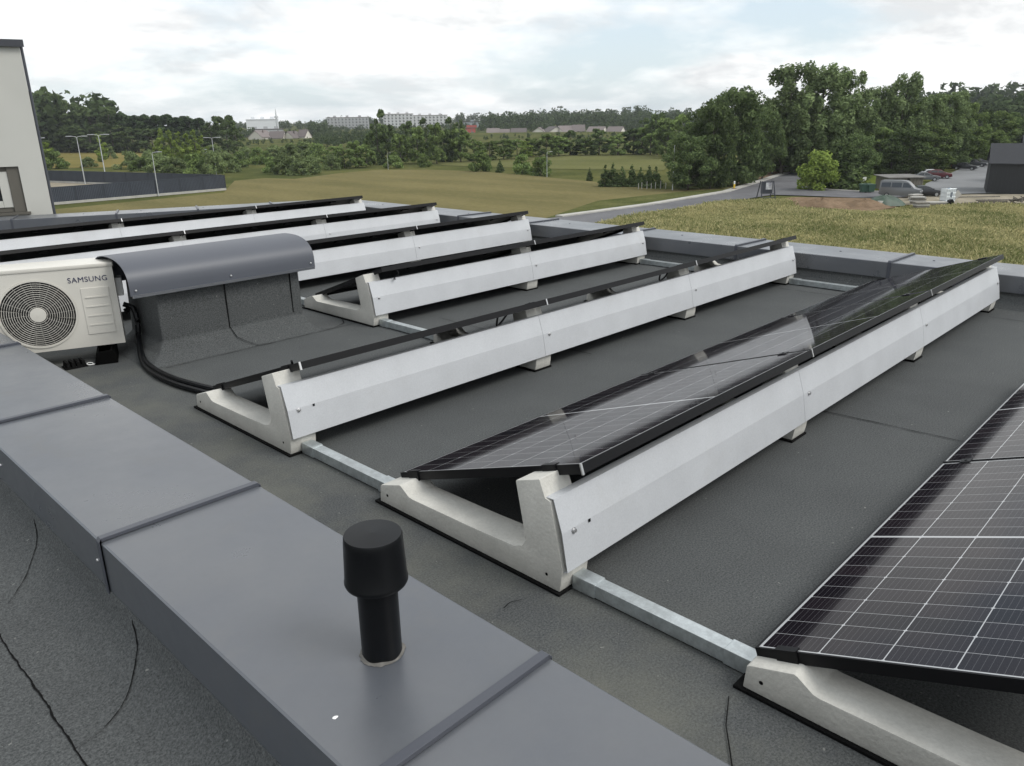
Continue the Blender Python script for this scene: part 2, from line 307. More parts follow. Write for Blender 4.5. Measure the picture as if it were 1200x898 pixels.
# ------------------------------------------------------------------ mesh helpers
class MB:
    def __init__(s): s.v = []; s.f = []
    def add(s, vs_, fs):
        o = len(s.v); s.v += [tuple(v) for v in vs_]; s.f += [tuple(i+o for i in f) for f in fs]; return s
    def box(s, c, size, rot=None):
        x, y, z = (d/2 for d in size); c = Vector(c)
        pts = [Vector((a*x, b*y, d*z)) for d in (-1, 1) for b in (-1, 1) for a in (-1, 1)]
        if rot is not None: pts = [rot @ p_ for p_ in pts]
        return s.add([p_+c for p_ in pts], [(0, 2, 3, 1), (4, 5, 7, 6), (0, 1, 5, 4), (2, 6, 7, 3), (0, 4, 6, 2), (1, 3, 7, 5)])
    def span(s, a, b): # box by min / max
        return s.box([(p_+q)/2 for p_, q in zip(a, b)], [abs(q-p_) for p_, q in zip(a, b)])
    def extrude(s, prof, x0, x1, axis=0):
        # closed profile of (u, w): axis 0 -> along x with (y,z); axis 1 -> along y with (x,z); axis 2 -> along z with (x,y)
        n = len(prof)
        def P(u, w_, t): return {0: (t, u, w_), 1: (u, t, w_), 2: (u, w_, t)}[axis]
        s.add([P(u, w_, x0) for u, w_ in prof]+[P(u, w_, x1) for u, w_ in prof],
              [tuple(range(n))[::-1], tuple(range(n, 2*n))]+[(i, (i+1) % n, n+(i+1) % n, n+i) for i in range(n)])
        return s
    def tube(s, pts, r, n=8, caps=True):
        pts = [Vector(p_) for p_ in pts]; rs = r if isinstance(r, (list, tuple)) else [r]*len(pts)
        o = len(s.v); up = Vector((0, 0, 1))
        for i, p_ in enumerate(pts):
            t = (pts[min(i+1, len(pts)-1)]-pts[max(i-1, 0)]).normalized()
            a = t.cross(up if abs(t.z) < .95 else Vector((1, 0, 0))).normalized(); b = t.cross(a)
            for k in range(n):
                an = 2*math.pi*k/n; s.v.append(tuple(p_+a*math.cos(an)*rs[i]+b*math.sin(an)*rs[i]))
        for i in range(len(pts)-1):
            for k in range(n):
                s.f.append((o+i*n+k, o+i*n+(k+1) % n, o+(i+1)*n+(k+1) % n, o+(i+1)*n+k))
        if caps:
            s.f.append(tuple(o+k for k in range(n))[::-1]); s.f.append(tuple(o+(len(pts)-1)*n+k for k in range(n)))
        return s
    def lathe(s, prof, c=(0, 0, 0), n=40, caps=True):
        o = len(s.v); c = Vector(c)
        for r_, z in prof:
            for k in range(n):
                a = 2*math.pi*k/n; s.v.append((c.x+r_*math.cos(a), c.y+r_*math.sin(a), c.z+z))
        for i in range(len(prof)-1):
            for k in range(n): s.f.append((o+i*n+k, o+i*n+(k+1) % n, o+(i+1)*n+(k+1) % n, o+(i+1)*n+k))
        if caps and prof[0][0] > 1e-6: s.f.append(tuple(o+k for k in range(n))[::-1])
        if caps and prof[-1][0] > 1e-6: s.f.append(tuple(o+(len(prof)-1)*n+k for k in range(n)))
        return s
    def mesh(s, name, material=None, smooth=False, bevel=0.0):
        me = bpy.data.meshes.new(name); me.from_pydata(s.v, [], s.f); me.validate()
        bm = bmesh.new(); bm.from_mesh(me)
        bmesh.ops.recalc_face_normals(bm, faces=bm.faces)
        if bevel:
            es = [e for e in bm.edges if len(e.link_faces) == 2 and e.calc_face_angle(0) > R(25)]
            bmesh.ops.bevel(bm, geom=es, offset=bevel, segments=2, affect='EDGES', profile=.6)
        bm.to_mesh(me); bm.free()
        if material: me.materials.append(material)
        if smooth:
            me.polygons.foreach_set('use_smooth', [True]*len(me.polygons))
            if smooth != 'all': me.set_sharp_from_angle(angle=R(38))
        return me
    def build(s, name, material, parent=None, smooth=False, bevel=0.0, loc=None, rotz=None):
        o = bpy.data.objects.new(name, s.mesh(name, material, smooth, bevel)); COL.objects.link(o)
        if parent: o.parent = parent
        if loc is not None: o.location = loc
        if rotz is not None: o.rotation_euler.z = rotz
        return o
def sheet(name, pts, z, material, kind='structure'):
    mb = MB(); mb.add([(p_[0], p_[1], z) for p_ in pts], [tuple(range(len(pts)))])
    o = mb.build(name, material)
    if o.data.polygons[0].normal.z < 0: o.data.flip_normals()
    if kind: o['kind'] = kind
    return o
def tag(o, label, cat, group=None):
    o['label'] = label; o['category'] = cat
    if group: o['group'] = group
    return o
def thing(name, label, cat, loc=(0, 0, 0), rotz=0, group=None):
    o = bpy.data.objects.new(name, None); COL.objects.link(o); o.empty_display_size = .1
    o.location = loc; o.rotation_euler = (0, 0, rotz); return tag(o, label, cat, group)
def put(name, me, parent, loc=None, rot=None):
    o = bpy.data.objects.new(name, me); COL.objects.link(o); o.parent = parent
    if loc is not None: o.location = loc
    if rot is not None: o.rotation_euler = rot
    return o
def copy_tree(o, parent=None):
    c = o.copy(); COL.objects.link(c); c.parent = parent
    for ch in list(o.children): copy_tree(ch, c)
    return c
def struct(o): o['kind'] = 'structure'; return o

# ================================================================== THE ROOF
X0, ROWP = 1.652, 1.63
BX = [1.652, 3.335, 5.02, 6.705]           # near faces of the ballast blocks
BW = .135
PX = [1.742, 3.432, 5.122]                 # left ends of the panels in a row
TILT = math.atan(.35)
BACK_IN = [at_z(0, 259, .245), at_z(200, 248, .245)]
bd = (BACK_IN[1]-BACK_IN[0]).normalized()
BACK_A = BACK_IN[0]-bd*5; 
tpar = (7.0-BACK_IN[0].x)/bd.x
BACK_B = BACK_IN[0]+bd*tpar                # inner corner of the two far parapets
bn = Vector((-bd.y, bd.x, 0))              # outwards
PAR_W = .60

mb = MB()
ax = BACK_A+bn*(PAR_W-.05); bx = BACK_B+bn*(PAR_W-.05)
yl = ax.y+(bx.y-ax.y)*(.84-ax.x)/(bx.x-ax.x); yr_ = ax.y+(bx.y-ax.y)*(7.55-ax.x)/(bx.x-ax.x)
poly = [(.84, -6), (7.55, -6), (7.55, yr_), (.84, yl)]
mb.add([(x, y, 0) for x, y in poly]+[(x, y, -10) for x, y in poly],
       [(0, 1, 2, 3)]+[(i, i+4, (i+1) % 4+4, (i+1) % 4) for i in range(4)])
struct(mb.build('roof_deck', MT['felt']))
# the lower roof on the camera's side of the near parapet, with its sloped upstand strip
mb = MB()
prof = [(-7, -10), (.60, -10), (.60, .165), (.588, .165), (.565, .118), (.47, .062), (.40, .048), (-7, .048)]
mb.extrude(prof, -6, 15, axis=1)
struct(mb.build('side_roof', MT['felt']))

# felt laps: thin strips of darker bitumen squeezed out along the sheet joints
def seam(name, pts, w_, z=.002, t=.0035, material=None):
    mb = MB(); P = [Vector((p_[0], p_[1], 0)) for p_ in pts]
    Q = []
    for a, b in zip(P[:-1], P[1:]):
        k = max(1, int((b-a).length/.06))
        for i in range(k): Q.append(a.lerp(b, i/k))
    Q.append(P[-1])
    jr = random.Random(len(Q)*7+int(abs(P[0].x)*1000))
    vs_ = []; fs = []
    for i, q in enumerate(Q):
        d = (Q[min(i+1, len(Q)-1)]-Q[max(i-1, 0)]).normalized(); nn = Vector((-d.y, d.x, 0))
        ww = w_*.5*(.5+.9*jr.random()); off = nn*((jr.random()-.5)*w_*.45)
        zz_ = pts[0][2] if len(pts[0]) > 2 else z
        if len(pts[0]) > 2:
            tt = i/(len(Q)-1)*(len(pts)-1); k = min(int(tt), len(pts)-2); zz_ = pts[k][2]+(pts[k+1][2]-pts[k][2])*(tt-k)
        for sgn in (-1, 1):
            vs_.append(q+off+nn*ww*sgn*.5+Vector((0, 0, zz_+t)))
    for i in range(len(Q)-1): fs.append((2*i, 2*i+1, 2*i+3, 2*i+2))
    mb.add(vs_, fs); o = mb.build('felt_seam', material or MT['rubber']); return struct(o)
seam('s', [(3.80, 1.60), (3.824, 1.412), (3.858, .823), (3.88, .1)], .012)
seam('s', [(3.82, 3.9), (3.84, 3.0)], .010)
seam('s', [(1.848, 4.833), (3.065, 4.854), (4.6, 4.87)], .010)
seam('s', [(1.475, 1.482), (1.51, 1.487), (1.545, 1.47)], .006)
seam('s', [(1.36, .62), (1.50, .72), (1.60, .765)], .006)
def side_z(x):
    P_ = [(-7, .048), (.40, .048), (.47, .062), (.565, .118), (.588, .165), (.60, .165)]
    for (a, za), (b, zb_) in zip(P_[:-1], P_[1:]):
        if x <= b: return za+(zb_-za)*(x-a)/(b-a)
    return .165
def side_seam(pts, w_):
    P = [Vector((x, y, 0)) for x, y in pts]; Q = []
    for i in range(len(P)-1):
        p0, p1, p2, p3 = P[max(i-1, 0)], P[i], P[i+1], P[min(i+2, len(P)-1)]
        k = max(3, int((p2-p1).length/.012))
        for q_ in range(k):
            u = q_/k; Q.append(.5*((2*p1)+(p2-p0)*u+(2*p0-5*p1+4*p2-p3)*u*u+(3*p1-p0-3*p2+p3)*u**3))
    Q.append(P[-1]); jr = random.Random(len(Q)); mb = MB(); n_ = len(Q); off = 0
    for i, q in enumerate(Q):
        d = (Q[min(i+1, n_-1)]-Q[max(i-1, 0)]).normalized(); nn = Vector((-d.y, d.x, 0)); ww = w_*(.45+.6*jr.random())*min(1, .3+4*min(i, n_-1-i)/n_)
        off = .7*off+.3*(jr.random()-.5)*w_*1.6
        for sg in (-.5, .5):
            v = q+nn*(ww*sg+off); mb.v.append((v.x, v.y, side_z(v.x)+(.0035 if sg < 0 else .0012)))
    for i in range(n_-1): mb.f.append((2*i, 2*i+1, 2*i+3, 2*i+2))
    struct(mb.build('felt_seam', MT['rubber']))
side_seam([(.329, 3.6), (.331, 2.9), (.329, 2.43), (.329, 2.04), (.326, 1.72), (.32, 1.2)], .0065)
side_seam([(.329, 1.80), (.375, 1.81), (.43, 1.832), (.485, 1.875), (.535, 1.94), (.567, 2.005), (.580, 2.06)], .005)
side_seam([(.395, 2.60), (.44, 2.655), (.49, 2.72), (.54, 2.80), (.568, 2.87), (.580, 2.93)], .0045)
seam('s', [(6.52, 3.0), (6.53, 2.5)], .010)
seam('s', [(6.55, 1.36), (6.56, .3)], .010)
seam('s', [(3.84, 4.5), (3.83, 3.95)], .008)
seam('s', [(1.36, 4.5), (1.365, 3.2), (1.355, 2.0), (1.35, .2)], .0035)

# ---- near parapet: coated sheet cap in overlapping lengths
PY = [-3.13, -1.77, -.41, .968, 2.25, 3.555, 4.86, 6.2, 7.6, 9.0, 10.4, 11.8, 13.2]
par = thing('parapet_wall', 'wide grey sheet-capped parapet with raised seams running across the foreground', 'parapet wall', (.84, 2, 0))
mb = MB(); mb.span((.60, -6, -.002), (1.06, 15, .30)); o = mb.build('wall_core', MT['felt'], par); o.location = (-.84, -2, 0)
capprof = [(.592, .150), (.589, .150), (.589, .322), (.594, .326), (1.086, .324), (1.091, .320), (1.091, .20), (1.088, .20), (1.088, .316), (.592, .318)]
for i in range(len(PY)-1):
    y0, y1 = PY[i], PY[i+1]
    mb = MB(); mb.extrude(capprof, y0+.001, y1-.001, axis=1)
    o = mb.build('cap_sheet', MT['cap'], par); o.location = (-.84, -2, 0)
    # overlapping joint: folded seam standing a little proud
    mb = MB(); sp_ = [(.586, .148), (.583, .148), (.583, .327), (.590, .339), (1.084, .337), (1.094, .327), (1.094, .20), (1.091, .20), (1.091, .324), (.587, .328)]
    mb.extrude(sp_, y1-.020, y1+.004, axis=1)
    o = mb.build('cap_seam', MT['capdark'], par, bevel=.0015); o.location = (-.84, -2, 0)
# fixing screws on the cap's side
for y in (2.30, 3.30):
    o = MB().lathe([(.006, 0), (.005, .003), (0, .0045)], n=12).build('screw', MT['steel'], par); o.location = (.589-.84, y-2, .24); o.rotation_euler = (0, -math.pi/2, 0)
# droppings and specks lying on the cap
def speck(x, y, r, label):
    mb = MB(); jr = random.Random(int(x*999)); n = 9
    mb.add([(math.cos(a)*r*(.7+.5*jr.random()), math.sin(a)*r*(.5+.4*jr.random()), 0) for a in np.linspace(0, 2*math.pi, n, endpoint=False)]+[(0, 0, .0025)], [(i, (i+1) % n, n) for i in range(n)])
    o = mb.build('bird_dropping', MT['white'], smooth='all'); o.location = (x, y, .3262); tag(o, label, 'bird dropping')
q = at_z(393, 841, .326); speck(q.x, q.y, .0065, 'small white splash on the grey parapet cap left of the black vent pipe')

# ---- vent pipe standing through the cap
vp = thing('vent_pipe', 'short black plastic vent pipe with a wide drum cap on the grey parapet', 'vent pipe', (.846, 1.243, .3255))
MB().lathe([(.0458, 0), (.0452, .01), (.0445, .24)], n=48).build('pipe', MT['blackplastic'], vp, smooth=True)
MB().lathe([(.0480, .190), (.0630, .184), (.0675, .1855), (.0698, .191), (.0695, .196), (.0684, .198), (.0645, .285), (.0632, .300), (.0615, .304), (.0, .306)], n=56).build('cap', MT['blackplastic'], vp, smooth=True)
mb = MB(); n = 56; jr = random.Random(3)
ring = []
for k in range(n):
    a = 2*math.pi*k/n; ring.append((a, .0495+.005*jr.random()*(1 if math.sin(a*2+1) > -.3 else .2), .0455))
mb.add([(math.cos(a)*ro, math.sin(a)*ro, .001) for a, ro, ri in ring]+[(math.cos(a)*ri, math.sin(a)*ri, .005+.002*math.sin(5*a)) for a, ro, ri in ring],
       [(k, (k+1) % n, n+(k+1) % n, n+k) for k in range(n)])
mb.build('sealant_collar', MT['pipedust'], vp, smooth='all')

# ---- far parapets (right, and the angled one at the back)
def far_parapet(name, label, A, B, n_out, seams, seed):
    A, B = Vector(A), Vector(B); L_ = (B-A).length; d = (B-A)/L_
    t = thing(name, label, 'parapet wall', (A.x, A.y, 0), math.atan2(d.y, d.x))
    sg = 1 if Vector((-d.y, d.x, 0)).dot(n_out) > 0 else -1
    def P(prof): return [(y*sg, z) for y, z in prof]
    mb = MB(); mb.extrude(P([(-.10, -.002), (-.03, .045), (.008, .09), (.008, .235), (PAR_W-.02, .235), (PAR_W-.02, -.9), (-.10, -.9)]), 0, L_, axis=0)
    mb.build('upstand', MT['felt'], t)
    cp = P([(-.003, .118), (-.007, .116), (-.004, .246), (.002, .250), (PAR_W-.006, .243), (PAR_W, .238), (PAR_W, .05), (PAR_W-.004, .05), (PAR_W-.004, .234), (0, .240)])
    cuts = [0]+seams+[L_]
    for a, b in zip(cuts[:-1], cuts[1:]):
        MB().extrude(cp, a+.001, b-.001, axis=0).build('cap_sheet', MT['cap'], t)
        if b < L_:
            sp_ = P([(-.006, .116), (-.011, .114), (-.009, .250), (.001, .264), (PAR_W-.006, .257), (PAR_W+.004, .246), (PAR_W+.004, .05), (PAR_W+.001, .05), (PAR_W+.001, .2455), (0, .2525)])
            MB().extrude(sp_, b-.012, b+.016, axis=0).build('cap_seam', MT['capdark'], t)
    jr = random.Random(seed); x = .3
    while x < L_-.2:
        o = MB().lathe([(.012, 0), (.010, .004), (0, .007)], n=10).build('screw', MT['capdark'], t); o.location = (x, sg*.33, .2455)
        x += .75+.25*jr.random()
    return t
seam_y = [at_z(560, 244, .245), at_z(700, 262, .245)]
far_parapet('parapet_wall', 'grey sheet-capped parapet along the right edge of the roof before the meadow', (7.0, -6, 0), (7.0, BACK_B.y+.02, 0), Vector((1, 0, 0)),
            [6+v for v in (-3.2, -1.8, -.4, .95, 2.26, 3.70, 5.05, 6.50, 7.72, 9.1)], 4)
LB = (BACK_B-BACK_A).length
sb = [(at_z(px, py, .245)-BACK_A).dot(bd) for px, py in ((18, 255), (138, 247), (230, 242), (317, 238))]
far_parapet('parapet_wall', 'pale sheet-capped parapet along the back edge of the roof behind the last row', BACK_A, BACK_B+bd*.0, bn, [2.4]+sb, 5)

# ================================================================== SOLAR ROWS
def block_mesh():
    prof = [(0, 0), (-.006, .03), (-.012, .085), (.040, .313), (.062, .318), (.085, .374), (.088, .376), (.188, .340), (.190, .336), (.148, .135), (.165, .108), (.205, .092), (.40, .084),
            (.745, .078), (.765, .081), (.808, .110), (.818, .113), (.938, .074), (.945, .068), (.950, 0)]
    return MB().extrude(prof, 0, BW, axis=0).mesh('ballast_block', MT['concrete'], smooth=True, bevel=.004)
BLOCK = block_mesh()
mb = MB(); mb.span((-.011, -.008, -.009), (BW+.006, .972, -.0005)); PADM = mb.mesh('rubber_pad', MT['rubber'])
HOLE = MB().lathe([(.006, 0), (.0, .0006)], n=10).mesh('cast_hole', MT['rubber'])
def frame_mesh():
    mb = MB(); t = .034; l = .007
    for (a, b) in (((0, 0, -t), (PAN_L, l, 0)), ((0, PAN_W-l, -t), (PAN_L, PAN_W, 0)), ((0, l, -t), (l, PAN_W-l, 0)), ((PAN_L-l, l, -t), (PAN_L, PAN_W-l, 0))): mb.span(a, b)
    # inner flange underneath
    for (a, b) in (((l, l, -t), (PAN_L-l, l+.022, -t+.002)), ((l, PAN_W-l-.022, -t), (PAN_L-l, PAN_W-l, -t+.002))): mb.span(a, b)
    return mb.mesh('frame', MT['blackframe'])
FRAME = frame_mesh()
mb = MB(); mb.span((.0065, .0065, -.0075), (PAN_L-.0065, PAN_W-.0065, -.0012)); CELLS = mb.mesh('cell_glass', MT['cells'])
mb = MB(); mb.span((.0105, .0105, -.010), (PAN_L-.0105, PAN_W-.0105, -.0085)); BACKS = mb.mesh('back_sheet', MT['backsheet'])
mb = MB(); mb.span((-.045, -.03, -.028), (.045, .03, -.0102)); JBOX = mb.mesh('junction_box', MT['blackplastic'], bevel=.003)
mb = MB(); mb.span((-.006, -.030, -.050), (.002, .030, .004)); mb.span((-.006, -.030, .0005), (.020, .030, .004)); mb.span((-.05, -.020, -.052), (-.006, .020, -.046)); ENDCL = mb.mesh('end_clamp', MT['blackframe'])
mb = MB(); mb.span((-.022, -.020, .0005), (.022, .020, .0035)); mb.span((-.0055, -.020, -.04), (.0055, .020, .0005)); mb.lathe([(.005, .0035), (.005, .006), (0, .006)], n=8); MIDCL = mb.mesh('mid_clamp', MT['blackframe'])
mb = MB(); mb.span((-.0045, -.0030, -.036), (.0045, .0022, .0016)); LINK = mb.mesh('joint_strip', MT['steel'])
def deflector_mesh(L_):
    outer = [(.066, .3185), (.036, .3205), (.0005, .213), (-.0235, .083), (-.010, .078)]
    inner = [(-.010, .0762), (-.0252, .0815), (-.0015, .213), (.0345, .3225), (.066, .3205)]
    return MB().extrude([(y-.0035, z) for y, z in outer+inner], 0, L_, axis=0).mesh('sheet', MT['alu'], bevel=0)
DEFL = {}
SCREW = MB().lathe([(.0105, 0), (.0105, .002), (.0065, .003), (.0065, .008), (0, .009)], n=12).mesh('screw', MT['steel'], smooth=True)
mb = MB(); mb.span((-.0055, -.0055, 0), (.0055, .0055, .0008)); SLOT = mb.mesh('drain_slot', MT['rubber'])

ROWNAME = ['bottom right row', 'second row showing its glass', 'edge-on third row', 'short row right of the hood',
           'row right behind the hood', 'next to last row', 'rearmost row']
POS3 = ['near end', 'middle', 'far end']
POS4 = ['near end', 'second place', 'third place', 'far end']
def add_block(k, i, y):
    t = thing('ballast_block', f'pale concrete ballast block at the {POS4[i]} of the {ROWNAME[k]}', 'concrete block', (BX[i], y, .010), 0, 'concrete ballast blocks under the solar panels')
    put('body', BLOCK, t); put('rubber_pad', PADM, t)
    if i == 0:
        for yy_, zz_ in ((.055, .045), (.90, .04)):
            put('cast_hole', HOLE, t, (-.0008, yy_, zz_), (0, -math.pi/2, 0))
    return t
def add_panel(k, i, y, nmax):
    yhi, zhi = y-.008, .4375
    tilt = TILT
    if k == 0: tilt = math.atan(.385); yhi = -.169; zhi = .4610
    t = thing('solar_panel', f'black framed solar panel at the {POS3[i]} of the {ROWNAME[k]}', 'solar panel', (PX[i], yhi, zhi), 0, 'solar panels on the flat roof')
    t.rotation_euler = (-tilt, 0, 0)
    if k == 0: t.location.x = 1.705+i*1.69*.95; t.scale = (.95, 1, 1)
    put('frame', FRAME, t); put('cell_glass', CELLS, t); put('back_sheet', BACKS, t)
    for fx in (.25, .5, .75): put('junction_box', JBOX, t, (PAN_L*fx, .16, 0))
    for yy_ in (.14, .90):
        if i == 0: put('end_clamp', ENDCL, t, (0, yy_, 0))
        if i == nmax: put('end_clamp', ENDCL, t, (PAN_L, yy_, 0), (0, 0, math.pi))
        if i < nmax: put('mid_clamp', MIDCL, t, (PAN_L+.0075, yy_, 0))
    if i < nmax: put('joint_strip', LINK, t, (PAN_L+.0075, 0, 0))
    if i == 0: put('joint_strip', LINK, t, (-.001, 0, 0))
    return t
def add_deflector(k, i, y, nlast):
    x0 = BX[i]+(.006 if i == 0 or (k == 3 and i == 1) else .066); x1 = BX[i+1]+(BW+.004 if i == nlast else .064)
    key = round(x1-x0, 3)
    if key not in DEFL: DEFL[key] = deflector_mesh(x1-x0)
    t = thing('wind_deflector', f'silver wind deflector sheet at the {POS3[i]} of the {ROWNAME[k]}', 'wind deflector', (x0, y, .010), 0, 'silver wind deflectors on the panel rows')
    put('sheet', DEFL[key], t)
    ca = math.atan2(.13, .024)
    for xx in ([.055] if i < nlast else [.055, x1-x0-.05]):
        put('screw', SCREW, t, (xx, -.0075, .205), (math.pi/2-.15, 0, 0))
    if i == 0: put('drain_slot', SLOT, t, (.135, -.0075, .208), (math.pi/2-.15, 0, 0))
    return t
def add_rail(x, y0, y1, label):
    t = thing('steel_rail', label, 'steel rail', (x, (y0+y1)/2, 0), 0, 'galvanised rails linking the panel rows')
    h = (y1-y0)/2; w_ = .026
    mb = MB(); mb.extrude([(-w_, .006), (w_, .006), (w_, .052), (-w_, .052)], -h, h, axis=1); mb.build('channel', MT['galv'], t, bevel=.003)
    for s_ in (-1, 1):
        mb = MB(); mb.extrude([(-w_-.003, .004), (w_+.003, .004), (w_+.003, .055), (-w_-.003, .055)], -.045, .045, axis=1)
        o = mb.build('sleeve', MT['galv'], t, bevel=.003); o.location = (0, s_*(h-.05), 0)
    return t
ROWS = [(0, 0), (1, 0), (2, 0), (3, 1), (4, 0), (5, 0), (6, 0)]     # row number, first block
for k, first in ROWS:
    y = 1.402+ROWP*(k-1) if k else -.195
    last = 2 if k == 0 else 3
    for i in range(first, last+1): add_block(k, i, y)
    for i in range(first, last): add_panel(k, i, y, last-1)
    if k:
        for i in range(first, last): add_deflector(k, i, y, last-1)
yr = lambda k: (1.402+ROWP*(k-1) if k else -.195)
for k in range(0, 6):
    x = 1.735 if k not in (2, 3) else (1.735 if k == 2 else 3.41)
    if k == 2: x = 3.41
    nm = ['between the two rows nearest the camera', 'between the second and the third row', 'between the third and the fourth row', 'behind the fourth row', 'behind the fifth row', 'behind the sixth row'][k]
    add_rail(x, yr(k)+.945, yr(k+1)-.005, f'galvanised square rail on the felt {nm}')
add_rail(6.78, yr(1)+.945, yr(2)-.005, 'galvanised rail at the far end behind the second row, by the right parapet')
add_rail(6.78, yr(2)+.945, yr(3)-.005, 'galvanised rail at the far end behind the third row, by the right parapet')

# cables hanging under the third row
def cable(pts, r, label, name='cable'):
    P = [Vector(p_) for p_ in pts]; out_ = []
    for i in range(len(P)-1):
        p0, p1, p2, p3 = P[max(i-1, 0)], P[i], P[i+1], P[min(i+2, len(P)-1)]
        for s_ in range(6):
            u = s_/6; out_.append(.5*((2*p1)+(p2-p0)*u+(2*p0-5*p1+4*p2-p3)*u*u+(3*p1-p0-3*p2+p3)*u**3))
    out_.append(P[-1])
    o = MB().tube(out_, r, 8).build(name, MT['blackplastic'], smooth=True); return tag(o, label, 'cable')
cable([(1.86, 3.30, .36), (1.87, 3.33, .30), (1.80, 3.40, .22), (1.83, 3.50, .10), (1.95, 3.60, .01)], .006, 'thin black cable drooping inside the near end of the third row')
cable([(3.05, 3.06, .40), (3.07, 3.09, .33), (3.12, 3.10, .345), (3.16, 3.08, .40)], .006, 'thin black cable loop under the third row beside its second block')
cable([(4.70, 3.06, .40), (4.74, 3.09, .34), (4.80, 3.09, .35), (4.83, 3.07, .40)], .006, 'thin black cable loop under the third row beside its third block')
cable([(3.56, 4.66, .42), (3.58, 4.64, .37), (3.55, 4.66, .34), (3.60, 4.70, .32)], .004, 'thin pale-ended cable by the near block of the fourth row')

# ================================================================== HATCH WITH CURVED HOOD
ht = thing('roof_hatch', 'felt-covered roof hatch under a curved dark grey sheet hood', 'roof hatch', (2.45, 5.35, 0))
hx0, hx1, hy0, hy1 = 1.935-2.45, 2.975-2.45, 5.04-5.35, 5.53-5.35
mb = MB()
def ring_(o, z): return [(hx0-o, hy0-o, z), (hx1+o*.3, hy0-o, z), (hx1+o*.3, hy1+o, z), (hx0-o, hy1+o, z)]
lv = [(.165, .001), (.06, .055), (.006, .118), (-.004, .50)]
rings = [ring_(o, z) for o, z in lv]
mb.add(sum(rings, []), [(4*i+k, 4*i+(k+1) % 4, 4*(i+1)+(k+1) % 4, 4*(i+1)+k) for i in range(len(lv)-1) for k in range(4)]+[(12, 13, 14, 15)])
mb.build('felt_box', MT['felt'], ht, bevel=.012)
# barrel hood: sheet with a turned-down drip edge
mb = MB(); n = 20; prof = []
cyh, ry, rz, zb = 5.285-5.35, .298, .172, .498
for i in range(n+1):
    a = math.pi*i/n; ca_, sa_ = math.cos(a), math.sin(a)
    prof.append((cyh-ry*math.copysign(abs(ca_)**.8, ca_), zb+rz*abs(sa_)**.8))
prof = [(prof[0][0]-.001, zb-.045)]+prof+[(prof[-1][0]+.001, zb-.045)]
inn = [((y-cyh)*.984+cyh, z-.004 if 0 < i < len(prof)-1 else z) for i, (y, z) in enumerate(prof)]
mb.extrude(prof+inn[::-1], 1.765-2.45, 3.085-2.45, axis=0); mb.build('hood', mat('blue_grey_coated_sheet', (.075, .082, .100), .48, .0, var=.03, vscale=2, bump=.04, bscale=3, spec=.6), ht, smooth=True)
mb = MB(); mb.span((1.775-2.45, cyh-ry-.006, zb-.058), (3.08-2.45, cyh-ry+.004, zb-.040)); mb.build('drip_edge', MT['cap'], ht)
for xx in (1.80, 2.43, 3.05):
    o = MB().lathe([(.008, 0), (.006, .004), (0, .006)], n=10).build('screw', MT['steel'], ht); o.location = (xx-2.45, cyh-ry-.004, zb-.012); o.rotation_euler = (math.pi/2, 0, 0)
# end closure set back under the hood
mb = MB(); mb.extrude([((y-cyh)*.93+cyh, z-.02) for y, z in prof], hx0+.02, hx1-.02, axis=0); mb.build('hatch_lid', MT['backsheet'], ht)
# corner laps of the felt on the box
mb = MB(); mb.span((2.393-2.45, hy0-.008, .12), (2.400-2.45, hy0-.001, .44)); mb.span((hx1-.082, hy0-.008, .14), (hx1-.076, hy0-.001, .44)); mb.build('felt_lap', MT['rubber'], ht)
seam('s', [(2.397, 5.030, .122), (2.41, 4.978, .062), (2.44, 4.93, .038), (2.50, 4.872, .006), (2.6, 4.85, .003)], .010)
seam('s', [(3.03, 4.90, .003), (3.06, 4.88, .003), (3.12, 4.86, .003), (3.25, 4.93, .003), (3.34, 5.08, .003)], .012)

# ================================================================== AIR CONDITIONER (outdoor unit)
A0 = Vector((1.786, 5.27, 0)); ang = math.atan2(5.27-5.433, 1.786-1.358)
W_, H_, D_ = .79, .535, .26
ac = thing('air_conditioner', 'ivory outdoor air conditioner unit with round fan grille on the felt roof', 'air conditioner',
           (A0.x-math.cos(ang)*W_, A0.y-math.sin(ang)*W_, .10), ang)       # local x to the right, y away from camera
mb = MB()
fcx, fcz, fr_ = None, None, .212
# front fan centre from the photograph
nrm = Vector((math.sin(ang), -math.cos(ang), 0))
dct = ray(45, 369); tt = (A0-CAM).dot(nrm)/dct.dot(nrm); Pf = CAM+dct*tt
fcx = (Pf-ac.location).dot(Vector((math.cos(ang), math.sin(ang), 0))); fcz = Pf.z-.10
mb.span((.004, .018, .0), (W_-.004, D_, H_-.02)); mb.build('casing', MT['acwhite'], ac, bevel=.008, smooth=True)
# front plate with a round opening
n = 64; mb = MB(); o_ = []; r2 = fr_+.006
def sq(a):
    c_, s_ = math.cos(a), math.sin(a); x0_, x1_, z0_, z1_ = -fcx+.001, W_-.003-fcx, .004-fcz, H_-.022-fcz
    ts = []
    if c_ > 1e-9: ts.append(x1_/c_)
    if c_ < -1e-9: ts.append(x0_/c_)
    if s_ > 1e-9: ts.append(z1_/s_)
    if s_ < -1e-9: ts.append(z0_/s_)
    t_ = min(ts); return (fcx+c_*t_, fcz+s_*t_)
cors = [math.atan2(z-fcz, x-fcx) for x in (.001, W_-.003) for z in (.004, H_-.022)]
angs = sorted(list(np.linspace(-math.pi, math.pi, n, endpoint=False))+cors); n = len(angs)
vsx = []
for a in angs: x, z = sq(a); vsx.append((x, 0, z))
for a in angs: vsx.append((fcx+r2*math.cos(a), 0, fcz+r2*math.sin(a)))
for a in angs: vsx.append((fcx+(r2-.012)*math.cos(a), .016, fcz+(r2-.012)*math.sin(a)))
for a in angs: x, z = sq(a); vsx.append((x, .0185, z))
fs = []
